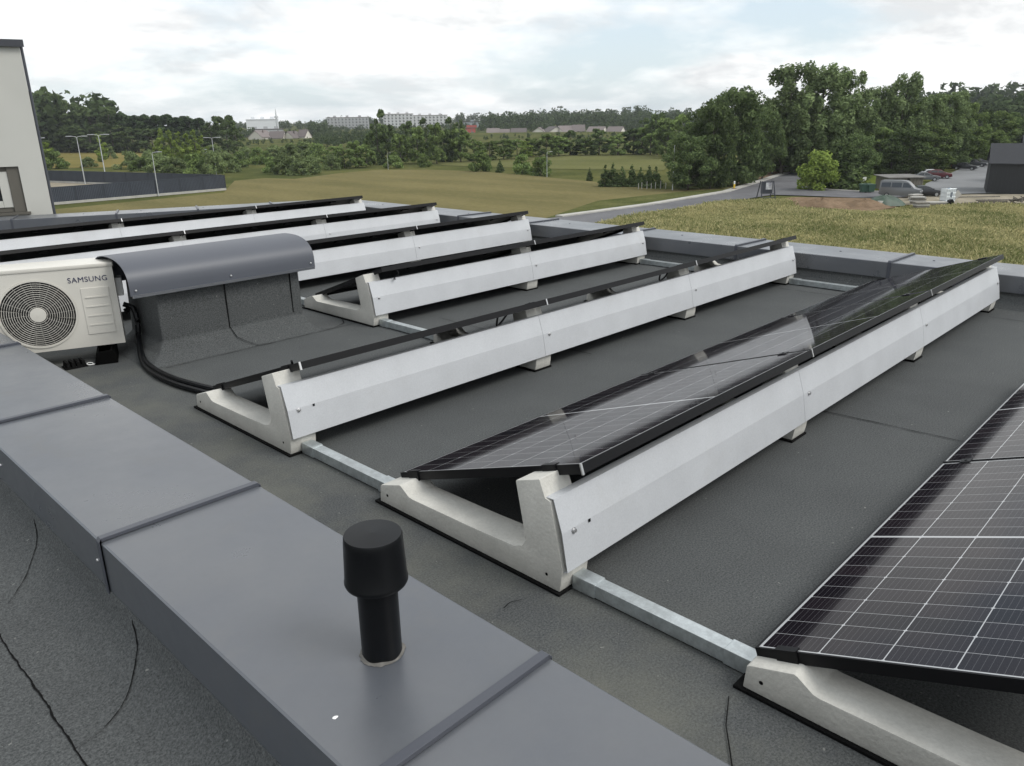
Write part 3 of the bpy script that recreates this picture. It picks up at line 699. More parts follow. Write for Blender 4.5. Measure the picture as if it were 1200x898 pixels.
for k in range(n):
    j = (k+1) % n; fs += [(k, j, n+j, n+k), (n+k, n+j, 2*n+j, 2*n+k), (k, 3*n+k, 3*n+j, j)]
mb.add(vsx, fs); mb.build('front_plate', MT['acwhite'], ac)
o = MB().lathe([(r2-.010, 0), (0, .001)], n=48).build('fan_shade_disc', MT['acdark'], ac); o.location = (fcx, .0170, fcz); o.rotation_euler = (math.pi/2, 0, 0)  # flat disc; the shade of the fan hollow is put into its black colour
for k in range(3):
    mb = MB(); pts = []
    for i in range(9):
        u = i/8; a0 = k*2*math.pi/3+u*.35; a1 = a0+1.1-.2*u; r_ = .05+u*.145
        pts += [(r_*math.cos(a0), r_*math.sin(a0), .004), (r_*math.cos(a1), r_*math.sin(a1), .0008)]
    mb.add(pts, [(2*i, 2*i+1, 2*i+3, 2*i+2) for i in range(8)])
    o = mb.build('fan_blade', MT['fingrey'], ac); o.location = (fcx, .0165, fcz); o.rotation_euler = (math.pi/2, 0, 0)
mb = MB()
for i in range(13):
    r_ = .052+(fr_-.056)*i/12; m_ = 56
    mb.tube([(fcx+r_*math.cos(2*math.pi*k/m_), -.003-.012*(1-(r_/fr_)**2), fcz+r_*math.sin(2*math.pi*k/m_)) for k in range(m_+1)], .0016, 5, caps=False)
for k in range(24):
    a = 2*math.pi*k/24; r0_ = .045 if k % 2 == 0 else .11
    mb.tube([(fcx+r_*math.cos(a+.25*(r_-.05)), .0005-.012*(1-(r_/fr_)**2), fcz+r_*math.sin(a+.25*(r_-.05))) for r_ in np.linspace(r0_, fr_+.002, 5)], .0006, 4, caps=False)
mb.build('fan_grille', MT['acwhite'], ac)
o = MB().lathe([(.046, 0), (.044, .005), (0, .007)], n=32).build('grille_hub', MT['acwhite'], ac, smooth=True); o.location = (fcx, -.013, fcz); o.rotation_euler = (math.pi/2, 0, 0)
o = MB().lathe([(fr_+.005, 0), (fr_+.005, .006), (fr_-.003, .006), (fr_-.003, 0)], n=64, caps=False).build('grille_ring', MT['acwhite'], ac, smooth=True); o.location = (fcx, .001, fcz); o.rotation_euler = (math.pi/2, 0, 0)
mb = MB(); mb.span((-.004, -.006, H_-.024), (W_+.004, D_+.006, H_)); mb.build('top_cover', MT['acwhite'], ac, bevel=.006, smooth=True)
# raised maintenance panel with ribs
mb = MB()
x0_, x1_ = W_-.205, W_-.045
mb.span((x0_, -.005, .085), (x1_, .001, .385)); mb.build('side_panel', MT['acwhite'], ac, bevel=.002)
mb = MB()
for z in (.145, .205, .265, .325): mb.span((x0_+.018, -.009, z-.0035), (x1_-.012, -.0045, z+.0035))
mb.build('panel_rib', MT['acwhite'], ac)
mb = MB(); mb.span((W_-.003, .08, .30), (W_+.035, .18, .42)); mb.build('valve_cover', MT['white'], ac, bevel=.006)
# lettering
cu = bpy.data.curves.new('lettering', 'FONT'); cu.body = 'SAMSUNG'; cu.size = .047; cu.extrude = .0008; cu.align_x = 'RIGHT'; cu.offset = 0.0; cu.space_character = 1.08
tmp = bpy.data.objects.new('lettering', cu); COL.objects.link(tmp)
dg = bpy.context.evaluated_depsgraph_get(); dg.update()
lm_ = bpy.data.meshes.new_from_object(tmp.evaluated_get(dg)); bpy.data.objects.remove(tmp); lm_.materials.clear(); lm_.materials.append(MT['blueink'])
o = put('lettering', lm_, ac, (W_-.040, -.0012, .425), (math.pi/2, 0, 0)); o.scale = (1.0, 1, 1)
for xx in (.13, W_-.13):
    mb = MB(); mb.extrude([(-.07, -.099), (.07, -.099), (.05, -.035), (.04, -.012), (-.04, -.012), (-.05, -.035)], -.10, D_+.08, axis=1); mb.build('rubber_foot', MT['rubber'], ac, bevel=.006)
    mb = MB(); mb.span((xx and -.035, -.06, -.013), (.035, D_+.05, -.003)); mb.build('foot_bracket', MT['galv'], ac)
fts = [c for c in ac.children if c.name.startswith(('rubber_foot', 'foot_bracket'))]
for i, c in enumerate(fts): c.location.x = (.13, W_-.13)[i//2]

# insulated pipes running from the unit over the felt
def acpt(x, y, z): 
    return (ac.location.x+math.cos(ang)*x-math.sin(ang)*y, ac.location.y+math.sin(ang)*x+math.cos(ang)*y, z)
zt = lambda px, py, z=.02: tuple(at_z(px, py, z))
for dx, lb in ((0, 'outer'), (1, 'inner')):
    s_ = .026*dx
    pts = [acpt(W_+.02, .10+.05*dx, .34-.06*dx), acpt(W_+.075, .10+.04*dx, .30), acpt(W_+.085, .07+.04*dx, .20), acpt(W_+.075, .02+.03*dx, .10)]
    for px, py in ((168, 426), (182, 439), (203, 449), (226, 456), (246, 461), (270, 466)):
        q = at_z(px, py-dx*2, .02); pts.append((q.x+s_*.6, q.y+s_, .018+.012*dx))
    cable(pts, .017, f'{lb} black insulated pipe curving from the air conditioner over the felt', 'insulated_pipe')
# small black rubber feet with a loop of white cord lying by the unit
q = at_z(88, 430, 0)
t = thing('rubber_foot', 'small black slotted rubber foot lying on the felt below the fan', 'rubber foot', (q.x, q.y, 0), ang+.3)
for i in range(4):
    mb = MB(); mb.extrude([(-.012, 0), (.012, 0), (.008, .035), (-.008, .035)], -.045, .045, axis=1); o = mb.build('fin', MT['rubber'], t, bevel=.002); o.location = (-.045+.03*i, 0, .008)
mb = MB(); mb.span((-.065, -.05, 0), (.065, .05, .009)); mb.build('base', MT['rubber'], t)
pts = [Vector((q.x+.06+.035*math.cos(a)+.01*a, q.y-.05+.02*math.sin(a*1.3), .006+.012*abs(math.sin(a*.7)))) for a in np.linspace(0, 6, 16)]
tag(MB().tube(pts, .0028, 6).build('cord', MT['white'], smooth=True), 'short loop of white cord on the felt beside the small rubber foot', 'cord')

# ================================================================== NEIGHBOUR: off-white block on the left
C0 = at_z(62, 250.5, .245); C0 = Vector((C0.x, C0.y, 0))+bn*.35+bd*.0
# keep the corner on the photograph's edge
dv = ray(62, 249); dv.z = 0; tt = (C0-Vector((0, 0, 0))).length/dv.length; C0 = dv*tt
rv = ray(25, 50); hz = C0.length/math.hypot(rv.x, rv.y); ztop = CAM_H+rv.z*hz
wb = thing('white_building', 'tall off-white rendered building with a dark metal roof edge at the left', 'building', (C0.x, C0.y, GZ), R(-13))
wd_ = Vector((math.cos(R(-13)), math.sin(R(-13)), 0)); wn_ = Vector((-wd_.y, wd_.x, 0))
zt_ = ztop-GZ
# wall with a real window opening: window spans local x, z
def wl(px, py):
    d = ray(px, py); nn = wn_; t_ = (C0-CAM).dot(nn)/d.dot(nn); P = CAM+d*t_; return (P-C0).dot(wd_), P.z-GZ
wx1, wz1 = wl(24, 195); wx1b, wz0 = wl(30, 250); wx1 = (wx1+wx1b)/2; wx0 = wx1-.95; wz0 = wl(15, 249)[1]
mb = MB()
def wallslab(x0_, x1_, z0_, z1_): mb.span((x0_, 0, z0_), (x1_, .25, z1_))
wallslab(-6, wx0, 0, zt_); wallslab(wx1, 0, 0, zt_); wallslab(wx0, wx1, 0, wz0); wallslab(wx0, wx1, wz1, zt_)
mb.span((-6, .25, 0), (-.004, 8, zt_)); mb.build('wall', MT['render'], wb)
mb = MB(); mb.span((-6.1, -.05, zt_), (.05, 8.1, zt_+.035)); mb.span((-6.1, -.055, zt_-.06), (.055, -.05, zt_+.035)); mb.build('roof_edge', mat('dark_flashing', (.045, .048, .058), .45), wb)
mb = MB(); mb.tube([(.022, .03, 0), (.022, .03, zt_-.05)], .019, 12); mb.build('drainpipe', MT['capdark'], wb, smooth=True)
win = MB(); f_ = .07
win.span((wx0, .06, wz0), (wx0+f_, .13, wz1)); win.span((wx1-f_*2.2, .03, wz0), (wx1, .13, wz1)); win.span((wx0+f_, .06, wz0), (wx1-f_*2.2, .13, wz0+f_)); win.span((wx0+f_, .06, wz1-f_), (wx1-f_*2.2, .13, wz1))
wn = win.build('window', MT['brownframe'], wb)
mb = MB(); mb.span((wx0+f_, .09, wz0+f_), (wx1-f_*2.2, .10, wz1-f_)); mb.build('pane', MT['glass'], wn)
mb = MB(); xr_ = wx1-f_*2.2; mb.span((xr_-.12, .045, wz0+f_), (xr_-.003, .089, wz1-f_)); mb.span((wx0+f_, .045, wz0+f_), (xr_-.123, .089, wz0+f_+.09)); mb.build('casement', MT['render'], wn)
mb = MB(); mb.span((wx0-.04, -.05, wz0-.035), (wx1+.04, .06, wz0)); mb.build('sill', MT['brownframe'], wn)

# ================================================================== GROUND
mb = MB(); S_ = 2600
# far land rises gently beyond the valley floor
nx = 60; g = []
xs = np.concatenate([np.linspace(-2600, -400, 10), np.linspace(-350, 1000, 46), np.linspace(1150, 2600, 9)])
def terrain(x, y):
    d = math.hypot(x, y); r_ = max(0.0, d-430)
    return GZ-.05+min(4, r_*.006) + (1.5*math.sin(x*.011+1)*math.sin(y*.013) if d > 430 else 0)*min(1, r_/200)
idx = {}
for i, x in enumerate(xs):
    for j, y in enumerate(xs):
        idx[i, j] = len(mb.v); mb.v.append((x, y, terrain(x, y)))
for i in range(len(xs)-1):
    for j in range(len(xs)-1): mb.f.append((idx[i, j], idx[i+1, j], idx[i+1, j+1], idx[i, j+1]))
o = mb.build('ground', MT['ground'], smooth='all'); struct(o)
def GP(pts): return [G(x, y) for x, y in pts]
Z = lambda k: GZ+.03*k
sheet('mown_field', GP([(-260, 262), (60, 246), (262, 226), (275, 212), (310, 209), (345, 210), (400, 203), (440, 199.5), (500, 199), (560, 201), (620, 206), (690, 212.5), (770, 222.5), (850, 221), (872, 214), (840, 228), (760, 240), (655, 254), (560, 285), (420, 330), (-100, 330)]), Z(1), MT['field'])
sheet('green_verge', GP([(640, 256), (700, 236), (790, 226), (850, 222), (884, 211), (878, 217), (845, 226.5), (760, 242), (655, 255.5)]), Z(2), MT['verge'])
sheet('far_meadow', GP([(500, 190), (640, 181), (770, 180), (785, 190), (778, 200), (640, 198), (520, 194)]), Z(1), mat('bright_meadow', (.135, .138, .058), .95, spec=0, col2=(.10, .106, .044), vscale=.05, detail=8, grain=.15, gscale=1))
sheet('dry_meadow', GP([(60, 178), (150, 176), (190, 184), (180, 196), (60, 197)]), Z(1), mat('dry_meadow_grass', (.20, .165, .062), .95, spec=0, col2=(.14, .125, .045), vscale=.05, detail=8))
sheet('weedy_ground', GP([(655, 262), (700, 262), (760, 250), (850, 238), (930, 231), (1080, 234), (1200, 228), (1500, 228), (1500, 420), (1000, 420), (640, 330)]), Z(1), MT['soil'])
road = [(640, 257), (700, 249.5), (760, 241.5), (850, 226.5), (890, 214), (905, 209), (922, 204), (942, 201), (944, 206), (936, 214), (945, 219), (970, 223.2), (1010, 225.5), (1078, 226), (1082, 232), (1000, 232.5), (940, 230), (905, 229), (880, 233), (800, 246.5), (740, 258), (690, 268), (660, 262)]
sheet('road', GP(road), Z(3), MT['asphalt'])
sheet('car_park', GP([(1078, 226), (1085, 216), (1108, 206), (1128, 197.5), (1150, 192.5), (1175, 190), (1300, 190), (1300, 226), (1155, 227.5), (1082, 229)]), Z(4), MT['asphalt2'])
sheet('sandy_strip', GP([(1035, 234), (1080, 230.5), (1150, 229), (1300, 229), (1300, 243), (1195, 243), (1120, 242), (1050, 241)]), Z(5), MT['sand'])
sheet('bare_earth', GP([(900, 236), (935, 232), (990, 233), (1040, 234), (1050, 244), (1015, 250), (960, 250), (920, 247)]), Z(4), MT['dirt'])
sheet('bank_earth', GP([(858, 217), (880, 205), (915, 197), (940, 196), (942, 200), (905, 206.5), (885, 213)]), Z(2), MT['dirt'])
sheet('lawn', GP([(972, 222), (948, 218), (945, 213), (1000, 205), (1032, 203), (1040, 222), (1020, 224.5)]), Z(2), mat('lawn_grass', (.13, .165, .035), .95, spec=0, col2=(.085, .115, .026), vscale=.3, detail=8, grain=.2, gscale=3))
sheet('paved_strip', GP([(1005, 192), (1032, 190), (1036, 202), (1004, 205)]), Z(3), MT['sand'])
sheet('enclosure_paving', GP([(56, 226), (56, 213), (240, 207), (262, 222)]), Z(2), MT['sand'])
# raised kerb along the road's far side
kp = GP([(655, 255), (760, 240.8), (850, 225.8), (890, 213.4), (905, 208.4), (922, 203.4)])
mb = MB()
for a, b in zip(kp[:-1], kp[1:]):
    d = (b-a).normalized(); nn = Vector((-d.y, d.x, 0))
    mb.add([a-nn*.6, b-nn*.6, b+nn*.6, a+nn*.6, a-nn*.6+Vector((0, 0, .24)), b-nn*.6+Vector((0, 0, .24)), b+nn*.6+Vector((0, 0, .24)), a+nn*.6+Vector((0, 0, .24))],
           [(4, 5, 6, 7), (0, 1, 5, 4), (2, 3, 7, 6), (0, 4, 7, 3), (1, 2, 6, 5)])
struct(mb.build('footpath', MT['kerb']))
mb = MB(); kq = GP([(948, 219.6), (970, 223.2), (1010, 225.4), (1076, 226)])
for a, b in zip(kq[:-1], kq[1:]):
    d = (b-a).normalized(); nn = Vector((-d.y, d.x, 0))
    mb.add([a-nn*.2, b-nn*.2, b+nn*.2, a+nn*.2, a-nn*.2+Vector((0, 0, .22)), b-nn*.2+Vector((0, 0, .22)), b+nn*.2+Vector((0, 0, .22)), a+nn*.2+Vector((0, 0, .22))],
           [(4, 5, 6, 7), (0, 1, 5, 4), (2, 3, 7, 6), (0, 4, 7, 3), (1, 2, 6, 5)])
struct(mb.build('kerb', MT['kerb']))

# earth heaps
def mound(px, py, wpx, hpx, material, label, seed):
    P = G(px, py); s_ = px_m(P); r_ = wpx*s_/2; h = hpx*s_; jr = np.random.default_rng(seed)
    n_, k_ = 40, 12; mb = MB(); ph = jr.uniform(0, 6.28, 6)
    for j in range(k_+1):
        rr = j/k_
        for i in range(n_):
            a = 2*math.pi*i/n_; rad = r_*rr*(1+.16*math.sin(2*a+ph[0])+.1*math.sin(3*a+ph[1])+.06*math.sin(7*a+ph[2]))
            z = h*(1-rr**1.5)*(1+.18*math.sin(4*a+ph[3]+5*rr)*rr+.1*math.sin(9*a+8*rr+ph[4]))+jr.uniform(-.05, .05)*h
            mb.v.append((rad*math.cos(a), rad*math.sin(a)*.7, z if j < k_ else -.1))
    for j in range(k_):
        for i in range(n_): mb.f.append((j*n_+i, j*n_+(i+1) % n_, (j+1)*n_+(i+1) % n_, (j+1)*n_+i))
    o = mb.build('earth_heap', material, smooth='all'); o.location = (P.x, P.y, GZ+.1); o.rotation_euler.z = RIGHT_ANG; tag(o, label, 'earth heap'); return o
mound(962, 243, 66, 9, MT['dirt'], 'wide brown earth heap beside the metal sign frame', 1)
mound(1012, 243, 52, 8, MT['dirt'], 'reddish earth heap just left of the green tarpaulin', 2)

# ================================================================== FENCES
def fence(name, A, B, h, npan, label, cat='fence'):
    A, B = Vector(A), Vector(B); A.z = B.z = GZ; L_ = (B-A).length; d = (B-A)/L_
    t = thing(name, label, cat, A, math.atan2(d.y, d.x))
    mb = MB(); mb.span((0, -.14, 0), (L_, .14, .38)); mb.build('base_kerb', MT['kerb'], t)
    pw = L_/npan
    for i in range(npan):
        mb = MB(); x = i*pw+.06; prof = []
        k_ = int((pw-.12)/.25)
        for j in range(k_):                                     # trapezoidal sheet
            u = x+(pw-.12)*j/k_; du = (pw-.12)/k_
            prof += [(u, .02), (u+du*.35, .02), (u+du*.5, -.03), (u+du*.85, -.03)]
        prof += [(x+pw-.12, .02)]
        prof = prof+[(u, v+.012) for u, v in prof[::-1]]
        mb.extrude(prof, .38, h, axis=2); mb.build('sheet_panel', MT['fence'], t)
        mb = MB(); mb.span((i*pw-.06, -.06, .3), (i*pw+.06, .06, h+.05)); mb.build('post', MT['fencepost'], t)
    mb = MB(); mb.span((L_-.06, -.06, .3), (L_+.06, .06, h+.05)); mb.build('post', MT['fencepost'], t)
    mb = MB(); mb.span((0, -.05, h), (L_, .05, h+.06)); mb.build('top_rail', MT['fence'], t)
    return t
FA, FB, FC = G(20, 244), G(265, 223), G(30, 213)
fence('metal_fence', FA, FB, 2.55, 8, 'dark slate metal fence on a pale kerb, the nearer of two at the left')
fence('metal_fence', FC, G(262, 221.5), 2.45, 9, 'dark slate metal fence farther off, meeting the nearer one at a corner')

# ================================================================== STREET LAMPS
POLE = MB().tube([(0, 0, 0), (0, 0, 3.0), (0, 0, 7.9)], [.10, .085, .055], 8).mesh('pole', MT['lampgrey'], smooth=True)
ARM = MB().tube([(0, 0, 7.8), (.18, 0, 8.0), (.9, 0, 8.08)], [.05, .045, .04], 8).mesh('arm', MT['lampgrey'], smooth=True)
mb = MB(); mb.extrude([(0, -.02), (.25, -.06), (1.0, -.05), (1.05, 0), (.9, .06), (.2, .08), (0, .05)], -.14, .14, axis=1); HEAD = mb.mesh('lamp_head', MT['lampgrey'], bevel=.02)
def lamp(px, yb, yt, kind, label):
    P = G(px, yb); h = (yb-yt)*px_m(P); s_ = h/8.15
    t = thing('street_lamp', label, 'street lamp', (P.x, P.y, GZ), RIGHT_ANG, 'street lamps round the fields'); t.scale = (s_, s_, s_)
    put('pole', POLE, t)
    for sg in ((1,) if kind == 1 else (1, -1)):
        put('arm', ARM, t, None, (0, 0, 0 if sg > 0 else math.pi)); o = put('lamp_head', HEAD, t, (.85*sg, 0, 8.08), (0, 0, 0 if sg > 0 else math.pi))
    return t
lamp(51, 216, 164, 1, 'single-arm street lamp close beside the white building')
lamp(100, 216, 162, 2, 'two-armed street lamp between the white building and the young tree at the fence')
lamp(125, 214, 160, 2, 'two-armed street lamp standing behind a slender young tree by the far fence')
lamp(186, 230, 180, 1, 'short single street lamp standing just before the nearer dark fence')
lamp(254, 206, 163, 2, 'two-armed street lamp rising behind the right corner of the dark fences')
lamp(455, 199, 180, 1, 'small street lamp among the bushes at the crest of the mown field')
lamp(641, 208, 179, 1, 'street lamp beside the dark bushes at the far right edge of the mown field')
lamp(788, 223, 171, 1, 'street lamp standing against the dark tree group by the road')
lamp(883, 211, 157, 1, 'tallest looking street lamp, beside the bend where the road enters the trees')
# lattice mast beside the fence corner
P = G(245, 206); hm = 30*px_m(P)
t = thing('lattice_mast', 'slim pale lattice mast behind the corner of the dark fences', 'mast', (P.x, P.y, GZ), .3)
for a in range(3):
    c_, s_ = math.cos(a*2.094)*.35, math.sin(a*2.094)*.35
    MB().tube([(c_, s_, 0), (c_*.5, s_*.5, hm)], .05, 6).build('leg', MT['lampgrey'], t)
mb = MB()
for i in range(9):
    for a in range(3):
        f0, f1 = 1-.5*i/9, 1-.5*(i+1)/9; b_ = (a+1) % 3
        mb.tube([(math.cos(a*2.094)*.35*f0, math.sin(a*2.094)*.35*f0, hm*i/9), (math.cos(b_*2.094)*.35*f1, math.sin(b_*2.094)*.35*f1, hm*(i+1)/9)], .03, 4)
mb.build('bracing', MT['lampgrey'], t)

# ================================================================== TREES
def leaf_quads(C, Nn, size, jr, aspect=.62):
    """n leaf-sprig quads at centres C, facing roughly Nn, returned as verts and faces"""
    n = len(C)
    Nn = Nn+jr.normal(0, .75, (n, 3)); Nn /= np.linalg.norm(Nn, axis=1, keepdims=True)+1e-9
    a = np.cross(Nn, jr.normal(0, 1, (n, 3))); a /= np.linalg.norm(a, axis=1, keepdims=True)+1e-9
    b = np.cross(Nn, a); s = size*jr.uniform(.6, 1.35, (n, 1))
    a = a*s; b = b*s*aspect
    V = np.stack([C-a, C-b*.9+a*.1, C+a, C+b*.9-a*.1], 1).reshape(-1, 3)
    Fc = np.arange(4*n).reshape(n, 4); return V, Fc
def np_mesh(name, V, Fc, material):
    me = bpy.data.meshes.new(name); nv, nf = len(V), len(Fc)
    me.vertices.add(nv); me.vertices.foreach_set('co', V.astype(np.float32).ravel())
    k = Fc.shape[1]; me.loops.add(nf*k); me.loops.foreach_set('vertex_index', Fc.astype(np.int32).ravel())
    me.polygons.add(nf); me.polygons.foreach_set('loop_start', np.arange(0, nf*k, k, dtype=np.int32))
    me.update(calc_edges=True); me.materials.append(material); return me
def tree_mesh(kind, seed, Ht, Wd, leaf, nleaf, size, nclump, bark='bark', lean=0.0):
    jr = np.random.default_rng(seed)
    # clumps
    cl = []
    base = {'round': .06, 'airy': .10, 'cone': .04, 'pine': .42, 'bush': .0, 'slim': .08}[kind]
    for i in range(nclump):
        if kind == 'cone':
            u = jr.uniform(0, 1)**1.3; z = base+u*(1-base); rad = (1-u)**.9*.5; a = jr.uniform(0, 6.28); rr = rad*jr.uniform(.45, 1)
            cr = .05+.16*(1-u)
        elif kind == 'pine':
            u = jr.uniform(0, 1); z = base+u*(1-base); rad = .5*math.sin(math.pi*min(1, .25+.75*u))**.7; a = jr.uniform(0, 6.28); rr = rad*math.sqrt(jr.uniform(.05, 1)); cr = jr.uniform(.10, .17)
        elif kind == 'slim':
            u = jr.uniform(0, 1); z = base+u*(1-base); rad = .42*math.sin(math.pi*(.12+.83*u))**.8; a = jr.uniform(0, 6.28); rr = rad*math.sqrt(jr.uniform(.0, 1)); cr = jr.uniform(.10, .2)*(1.1-.6*u)
        elif kind == 'airy':
            u = jr.uniform(0, 1); z = base+u*(.98-base); rad = .46*math.sin(math.pi*(.16+.74*u))**.65; a = jr.uniform(0, 6.28); rr = rad*math.sqrt(jr.uniform(.05, 1)); cr = jr.uniform(.05, .105)
        elif kind == 'bush':
            u = jr.uniform(0, 1); z = u*.9; rad = .46*math.sqrt(max(.02, 1-u*u*.95)); a = jr.uniform(0, 6.28); rr = rad*math.sqrt(jr.uniform(.15, 1)); cr = jr.uniform(.12, .22)
        else:
            u = jr.uniform(0, 1); z = base+u*(.95-base); rad = .45*math.sin(math.pi*(.18+.74*u))**.6; a = jr.uniform(0, 6.28); rr = rad*math.sqrt(jr.uniform(.15, 1)); cr = jr.uniform(.06, .14)
        cl.append((rr*math.cos(a)*Wd+lean*z*Ht, rr*math.sin(a)*Wd, z*Ht, cr))
    cl = np.array(cl); wts = cl[:, 3]**2; wts /= wts.sum()
    pick = jr.choice(len(cl), nleaf, p=wts)
    dirs = jr.normal(0, 1, (nleaf, 3)); dirs /= np.linalg.norm(dirs, axis=1, keepdims=True)
    rad = jr.uniform(.45, 1.08, (nleaf, 1))**.7
    scl = np.stack([cl[pick, 3]*Wd, cl[pick, 3]*Wd, cl[pick, 3]*(Wd*.55+Ht*.22)], 1)
    if kind == 'airy': scl *= np.array([.8, .8, 1.5])
    C = cl[pick, :3]+dirs*rad*scl; C[:, 2] = np.maximum(C[:, 2], size*.4)
    C[:, 2] *= min(1.0, (Ht-size*.6)/np.percentile(C[:, 2], 99.9))
    V, Fc = leaf_quads(C, dirs+np.array([0, 0, .5]), size, jr)
    crown = np_mesh('crown', V, Fc, LEAF[leaf])
    mb = MB(); tr_ = {'bush': .012, 'slim': .012}.get(kind, .017)*Ht
    top = .82*Ht if kind != 'bush' else .5*Ht
    pts = [(lean*Ht*u*u*.9+jr.normal(0, .006)*Ht*u, jr.normal(0, .006)*Ht*u, top*u) for u in np.linspace(0, 1, 7)]
    mb.tube(pts, [tr_*(1-.85*u)+.01 for u in np.linspace(0, 1, 7)], 7)
    for i in jr.choice(len(cl), min(len(cl), 14 if kind in ('airy', 'round') else 7), replace=False):
        c = cl[i]; z0 = max(.08*Ht, c[2]-.25*Wd-.05*Ht); u = min(1, z0/top)
        p0 = (lean*Ht*u*u*.9, 0, z0); mid_ = ((p0[0]+c[0])/2*1.05, (p0[1]+c[1])/2*1.05, (z0+c[2])/2-.02*Ht)
        mb.tube([p0, mid_, tuple(c[:3])], [tr_*.42, tr_*.26, tr_*.08], 5)
    return crown, mb.mesh('trunk', MT[bark], smooth='all'), Ht, Wd
TM = {}
for i in range(3):
    TM['dark', i] = tree_mesh('round', 10+i, 16, 13, 'dark', 12000, .30, 95)
    TM['mid', i] = tree_mesh('round', 20+i, 14, 10, 'mid', 9500, .28, 80)
    TM['airy', i] = tree_mesh('airy', 30+i, 19, 12, 'airy', 11000, .29, 120, 'bark', lean=.05)
    TM['pine', i] = tree_mesh('pine', 40+i, 22, 9, 'pine', 3400, .6, 30)
    TM['wood', i] = tree_mesh('round', 50+i, 20, 13, 'dark', 4200, .62, 38)
    TM['woodmid', i] = tree_mesh('round', 55+i, 14, 10, 'mid', 3600, .48, 36)
    TM['slim', i] = tree_mesh('slim', 60+i, 11, 4.2, 'lime', 2600, .32, 30)
    TM['bush', i] = tree_mesh('bush', 70+i, 4, 5.5, 'mid', 2600, .25, 26)
    TM['willow', i] = tree_mesh('bush', 80+i, 5, 6, 'willow', 2800, .27, 28)
    TM['spruce', i] = tree_mesh('cone', 90+i, 6, 3.2, 'dark', 2600, .2, 60)
TM['limebush', 0] = tree_mesh('bush', 95, 5.6, 5.6, 'lime', 5200, .22, 40)
KIND = dict(dark=('deciduous_tree', 'tree'), mid=('deciduous_tree', 'tree'), airy=('poplar_tree', 'tree'), pine=('pine_tree', 'tree'), wood=('deciduous_tree', 'tree'), woodmid=('deciduous_tree', 'tree'),
            slim=('birch_tree', 'tree'), bush=('bush', 'bush'), willow=('willow_bush', 'bush'), spruce=('young_conifer', 'tree'), limebush=('bush', 'bush'))
tjr = random.Random(5)
def tree(kind, px, yb, yt, wpx, label, group=None, var=None, P=None):
    i = 0 if kind == 'limebush' else (tjr.randrange(3) if var is None else var)
    cr, tk, Ht, Wd = TM[kind, i]
    P = P or G(px, yb); s_ = px_m(P); h = (yb-yt)*s_; wd = wpx*s_
    t = thing(KIND[kind][0], label, KIND[kind][1], (P.x, P.y, P.z), 0, group)
    t.scale = (wd/Wd, wd/Wd, h/Ht)
    rz = tjr.uniform(0, 6.28) if kind != 'airy' else RIGHT_ANG+tjr.uniform(-.5, .5)
    t.rotation_euler.z = rz
    put('crown', cr, t); put('trunk', tk, t)
    return t
# --- the big group right of the field
GR = 'tall trees of the group beside the road'
tree('dark', 806, 223, 158, 62, 'lowest dark tree at the left end of the roadside group, behind a lamp', None, 0)
tree('dark', 832, 221, 122, 60, 'dark tree second from the left in the roadside group', None, 1)
tree('dark', 856, 217, 107, 78, 'broad dark tree with a domed top in the roadside group', None, 2)
tree('dark', 822, 216, 130, 66, 'dark tree behind the left end of the roadside group', None, 1)
tree('dark', 893, 211, 130, 50, 'dark tree directly behind the tall lamp at the road bend', None, 0)
tree('airy', 915, 205, 82, 84, 'tallest airy poplar with open crown left of the road end', None, 0)
tree('airy', 950, 205, 85, 84, 'tall airy poplar leaning right above the road end', None, 1)
tree('airy', 985, 203, 91, 66, 'airy poplar with wind-swept top above the lime green bush', None, 2)
tree('mid', 936, 203, 112, 66, 'mid green tree under the two tall poplars', None, 0)
tree('mid', 905, 204, 122, 60, 'mid green tree under the left poplar', None, 2)
tree('dark', 925, 202, 150, 60, 'dark low tree closing the road end under the poplars', None, 1)
tree('dark', 965, 203, 150, 56, 'dark low tree right of the road end', None, 2)
tree('dark', 880, 212, 160, 40, 'small dark tree at the foot of the tall lamp', None, 2)
tree('limebush', 957, 223, 178, 44, 'lime green rounded bush on the corner of the side road')
tree('spruce', 989, 221, 164, 50, 'dark dense conifer right of the lime green bush', None, 0)
tree('dark', 1004, 212, 158, 46, 'dark rounded tree behind the conifer by the lawn', None, 0)
GF = 'trees of the wood behind the car park'
wood = [('airy', 1018, 200, 106, 50), ('airy', 1046, 200, 93, 58), ('mid', 1032, 198, 118, 52), ('airy', 1078, 199, 115, 50), ('mid', 1060, 199, 122, 54), ('airy', 1103, 197, 112, 54), ('mid', 1092, 195, 126, 50),
        ('mid', 1126, 193, 122, 48), ('wood', 1146, 190, 131, 46), ('mid', 1165, 188, 133, 46), ('wood', 1186, 187, 134, 46), ('mid', 1205, 186, 134, 50), ('wood', 1230, 186, 128, 60),
        ('dark', 1062, 205, 152, 62), ('mid', 1030, 203, 152, 54), ('dark', 1043, 205, 162, 40), ('mid', 1086, 201, 148, 56), ('dark', 1108, 197, 146, 54), ('mid', 1130, 194, 148, 50), ('mid', 1152, 190, 152, 46), ('dark', 1172, 188, 152, 46),
        ('mid', 1010, 199, 140, 50), ('dark', 1196, 187, 150, 50), ('mid', 1075, 203, 168, 34)]
for w_ in wood:
    tree(*w_, 'leafy tree in the dense wood closing the view behind the car park', GF)
